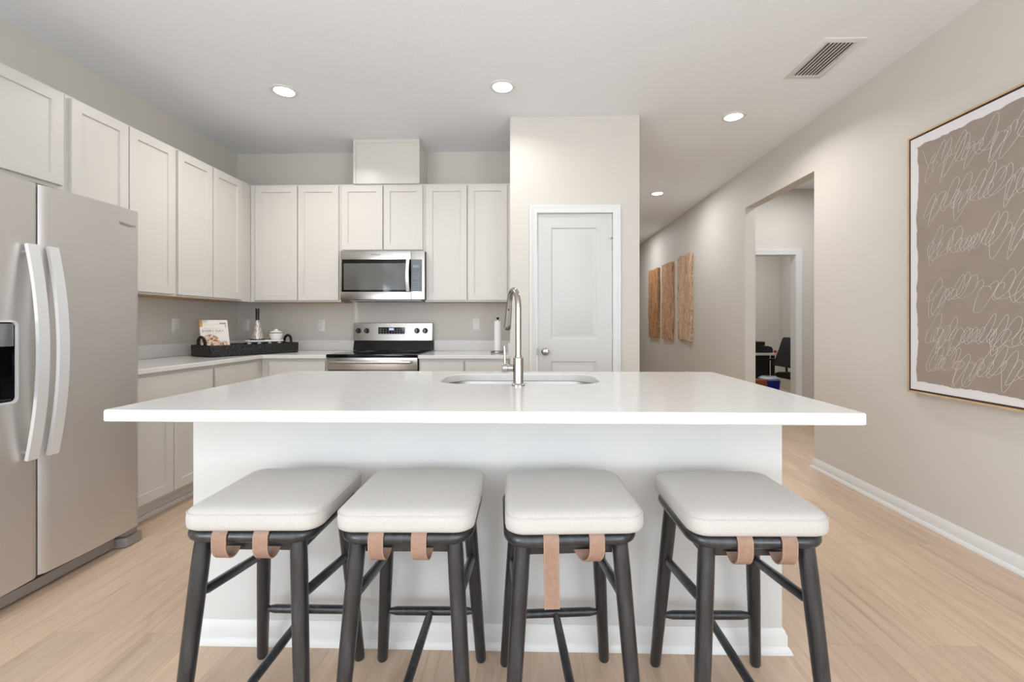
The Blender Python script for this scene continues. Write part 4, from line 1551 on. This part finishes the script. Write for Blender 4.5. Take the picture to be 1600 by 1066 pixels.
def scribble_row(zc_, y_start, y_end, seed):
    """cursive-looking slanted loops, one knot list per pen stroke, smoothed"""
    r_ = random.Random(seed)
    strokes, cur = [], []
    y = y_start
    while y > y_end:
        kind = r_.random()
        if kind < 0.45:
            ht, hb, w_ = r_.uniform(0.02, 0.05), r_.uniform(0.02, 0.045), r_.uniform(0.016, 0.030)
        elif kind < 0.85:
            ht, hb, w_ = r_.uniform(0.08, 0.125), r_.uniform(0.02, 0.06), r_.uniform(0.028, 0.052)
        else:
            ht, hb, w_ = r_.uniform(0.02, 0.06), r_.uniform(0.09, 0.13), r_.uniform(0.026, 0.045)
        for dy, z in ((0.0, -hb), (-w_ * 0.9, ht * 0.15), (-w_ * 0.75, ht * 0.85), (-w_ * 0.1, ht), (w_ * 0.35, ht * 0.2), (w_ * 0.15, -hb * 0.7)):
            z += r_.uniform(-0.006, 0.006)
            cur.append((y + dy + r_.uniform(-0.004, 0.004) - 0.42 * z, zc_ + z))
        y -= w_ * r_.uniform(0.55, 1.15)
        if r_.random() < 0.14:
            strokes.append(cur)
            cur = []
    if len(cur) > 3:
        strokes.append(cur)
    out = []
    for k in strokes:
        pts = []
        for i in range(1, len(k) - 2):
            p0, p1, p2, p3 = k[i - 1], k[i], k[i + 1], k[i + 2]
            for q in range(5):
                t_ = q / 5
                pts.append((AX + 0.0022,) + tuple(0.5 * (2 * p1[c_] + (p2[c_] - p0[c_]) * t_ + (2 * p0[c_] - 5 * p1[c_] + 4 * p2[c_] - p3[c_]) * t_ ** 2 + (3 * p1[c_] - p0[c_] - 3 * p2[c_] + p3[c_]) * t_ ** 3) for c_ in (0, 1)))
        out.append(pts)
    return out


mb = MB()
for zr, sd in ((2.07, 1), (1.845, 2), (1.60, 3), (1.335, 4), (1.11, 5), (0.955, 6)):
    for seg in scribble_row(zr, 2.60, 1.62, sd):
        mb.tube(seg, 0.00105, 4)
mb.tube([(AX + 0.0022, 2.640, 2.175), (AX + 0.0022, 2.60, 2.055), (AX + 0.0022, 2.56, 2.13)], 0.0013, 4)
mb.build('scribbles', M['white_ink'], cvs)


# ------------------------------------------------------------------ wood wall panels in the hallway
def bark_panel(label, y0, y1, z0, z1, mat, seed, xf=2.275):
    r_ = random.Random(seed)
    ny, nz = 22, 44
    jag_t = [r_.uniform(-0.022, 0.012) for _ in range(ny + 1)]
    jag_b = [r_.uniform(-0.010, 0.022) for _ in range(ny + 1)]
    jl, jr = 0.0, 0.0
    lefts, rights = [], []
    for j in range(nz + 1):
        jl = jl * 0.8 + r_.uniform(-0.010, 0.010)
        jr = jr * 0.8 + r_.uniform(-0.010, 0.010)
        lefts.append(jl)
        rights.append(jr)
    ridge = [r_.uniform(-0.008, 0.008) for _ in range(ny + 1)]
    t = bmesh.new()
    fr_, bk_ = [], []
    for j in range(nz + 1):
        s = j / nz
        ra, rb_ = [], []
        for i in range(ny + 1):
            u = i / ny
            y = (y0 + lefts[j]) * (1 - u) + (y1 + rights[j]) * u
            z = (z0 + jag_b[i]) * (1 - s) + (z1 + jag_t[i]) * s
            x = xf + ridge[i] + r_.uniform(-0.006, 0.004)
            ra.append(t.verts.new((x, y, z)))
            rb_.append(t.verts.new((XR - 0.002, y, z)))
        fr_.append(ra)
        bk_.append(rb_)
    for j in range(nz):
        for i in range(ny):
            t.faces.new((fr_[j][i], fr_[j][i + 1], fr_[j + 1][i + 1], fr_[j + 1][i]))
            t.faces.new((bk_[j][i + 1], bk_[j][i], bk_[j + 1][i], bk_[j + 1][i + 1]))
    for j in range(nz):
        for i in (0, ny):
            t.faces.new((fr_[j][i], fr_[j + 1][i], bk_[j + 1][i], bk_[j][i]))
    for i in range(ny):
        for j in (0, nz):
            t.faces.new((fr_[j][i], fr_[j][i + 1], bk_[j][i + 1], bk_[j][i]))
    mb_ = MB()
    mb_.merge(t)
    o = mb_.build('wood_wall_panel', mat, ang=25)
    tag(o, label, 'wall art', 'rough wood panels on the hallway wall')


bark_panel('pale brown rough wood wall panel, nearest and widest of three in the hallway', 6.43, 6.97, 0.925, 2.185, M['bark_pale'], 11)
bark_panel('warm brown rough wood wall panel hanging in the middle of three', 7.27, 7.83, 0.92, 2.175, M['bark_mid'], 12)
bark_panel('dark amber rough wood wall panel, farthest of three in the hallway', 8.06, 8.71, 0.92, 2.175, M['bark_dark'], 13)

# ------------------------------------------------------------------ the office seen through the far doorway
dk = thing('desk', 'pale topped desk standing in the office beyond the doorway', 'desk', (3.35, 6.95, 0))
MB().box(2.75, 3.60, 6.52, 7.15, 0.715, 0.745, 0.003).build('desk_top', M['desk_top'], dk)
for x in (2.79, 3.50):
    for y in (6.56, 7.11):
        MB().box(x - 0.02, x + 0.02, y - 0.02, y + 0.02, 0.0, 0.7148).build('leg', M['black_plastic'], dk)
MB().box(2.82, 3.47, 6.582, 6.60, 0.36, 0.7148).build('modesty_panel', M['black_plastic'], dk)
pr = thing('printer', 'black desktop printer on the office desk', 'printer', (3.2, 6.8, 0.745))
mb = MB()
mb.loft([[(x, y, z) for x, z in ((3.00, 0.7455), (3.525, 0.7455), (3.525, 0.80), (3.505, 0.832), (3.46, 0.845), (3.00, 0.845))] for y in (6.60, 6.98)])
mb.build('body', M['black_plastic'], pr)
MB().box(3.02, 3.475, 6.72, 6.96, 0.8455, 0.905, 0.01).build('scanner_lid', M['black_plastic'], pr)
rd = MB().lathe([(0, 0), (0.018, 0), (0.021, 0.010), (0.021, 0.028), (0.012, 0.040), (0, 0.042)], (3.557, 6.60, 0.7455), n=16)
tag(rd.build('tape_dispenser', M['red']), 'small red desk item on the desk beside the printer', 'desk item')
ch = thing('office_chair', 'black mesh office chair turned sideways in front of the office desk', 'chair', (3.60, 6.06, 0))
mb = MB()
mb.loft([[(x, y, z) for x, y in rrect(3.60, 6.06, 0.48 - 2 * i, 0.48 - 2 * i, 0.08, 5)] for i, z in ((0.02, 0.44), (0, 0.455), (0, 0.49), (0.02, 0.505), (0.08, 0.512))])
mb.build('seat', M['mesh_black'], ch)
mb = MB()
prof_b = [(3.34, 0.60), (3.37, 0.70), (3.42, 0.83), (3.46, 0.955), (3.48, 0.985)]
mb.loft([[(x, y, z) for y, (dx_) in ((5.87, 0), (6.25, 0))for x in (x_, x_ + 0.13)][:2] + [(x_ + 0.13, 6.25, z), (x_, 6.25, z)] for (x_, z) in prof_b])
mb.build('backrest', M['mesh_black'], ch)
mb = MB().tube([(3.47, 6.06, 0.64), (3.51, 6.06, 0.55), (3.60, 6.06, 0.43)], 0.022, 10)
mb.build('back_support', M['black_plastic'], ch)
MB().tube([(3.60, 6.06, 0.12), (3.60, 6.06, 0.44)], [0.028, 0.022], 12).build('gas_lift', M['chrome'], ch)
for s in (-1, 1):
    y = 6.06 + s * 0.27
    mb = MB().tube([(3.57, 6.06 + s * 0.2, 0.46), (3.57, y, 0.50), (3.56, y, 0.66)], 0.015, 8)
    mb.box(3.32, 3.60, y - 0.035, y + 0.035, 0.66, 0.685, 0.008)
    mb.build('armrest', M['black_plastic'], ch)
for k in range(5):
    a = 2 * PI * k / 5 + 0.3
    ex, ey = 3.60 + 0.28 * math.cos(a), 6.06 + 0.28 * math.sin(a)
    b_o = MB().tube([(3.60, 6.06, 0.115), (ex, ey, 0.075)], [0.026, 0.016], 8).build('base_spoke', M['black_plastic'], ch)
    MB().lathe([(0, -0.02), (0.028, -0.02), (0.03, -0.012), (0.03, 0.012), (0.028, 0.02), (0, 0.02)], (ex, ey, 0.0305), 'X', 14).build('caster', M['black_plastic'], ch)
bx_ = MB().box(2.92, 3.20, 6.12, 6.28, 0.0005, 0.415, 0.02, 3)
tag(bx_.build('storage_box', M['brown_box']), 'reddish brown box on the office floor before the desk', 'box')
mb = MB()
L_ = [[(x, y, z) for x, y in rrect(3.37, 6.42, w_, d_, 0.03, 5)] for w_, d_, z in ((0.17, 0.17, 0.0005), (0.225, 0.225, 0.36), (0.235, 0.235, 0.37), (0.225, 0.225, 0.375), (0.165, 0.165, 0.01))]
mb.loft(L_)
bn = mb.build('waste_bin', M['blue_bin'])
tag(bn, 'blue plastic bin on the office floor in front of the desk', 'bin')
mb = MB()
mb.loft([[(x, y, z) for x, y in rrect(3.37, 6.42, w_, w_, 0.04, 5)] for w_, z in ((0.10, 0.02), (0.15, 0.2), (0.20, 0.376), (0.23, 0.40), (0.16, 0.43), (0.08, 0.41))])
tag(mb.build('bin_liner', M['bag']), 'pale crumpled bag filling the blue office bin', 'bag')
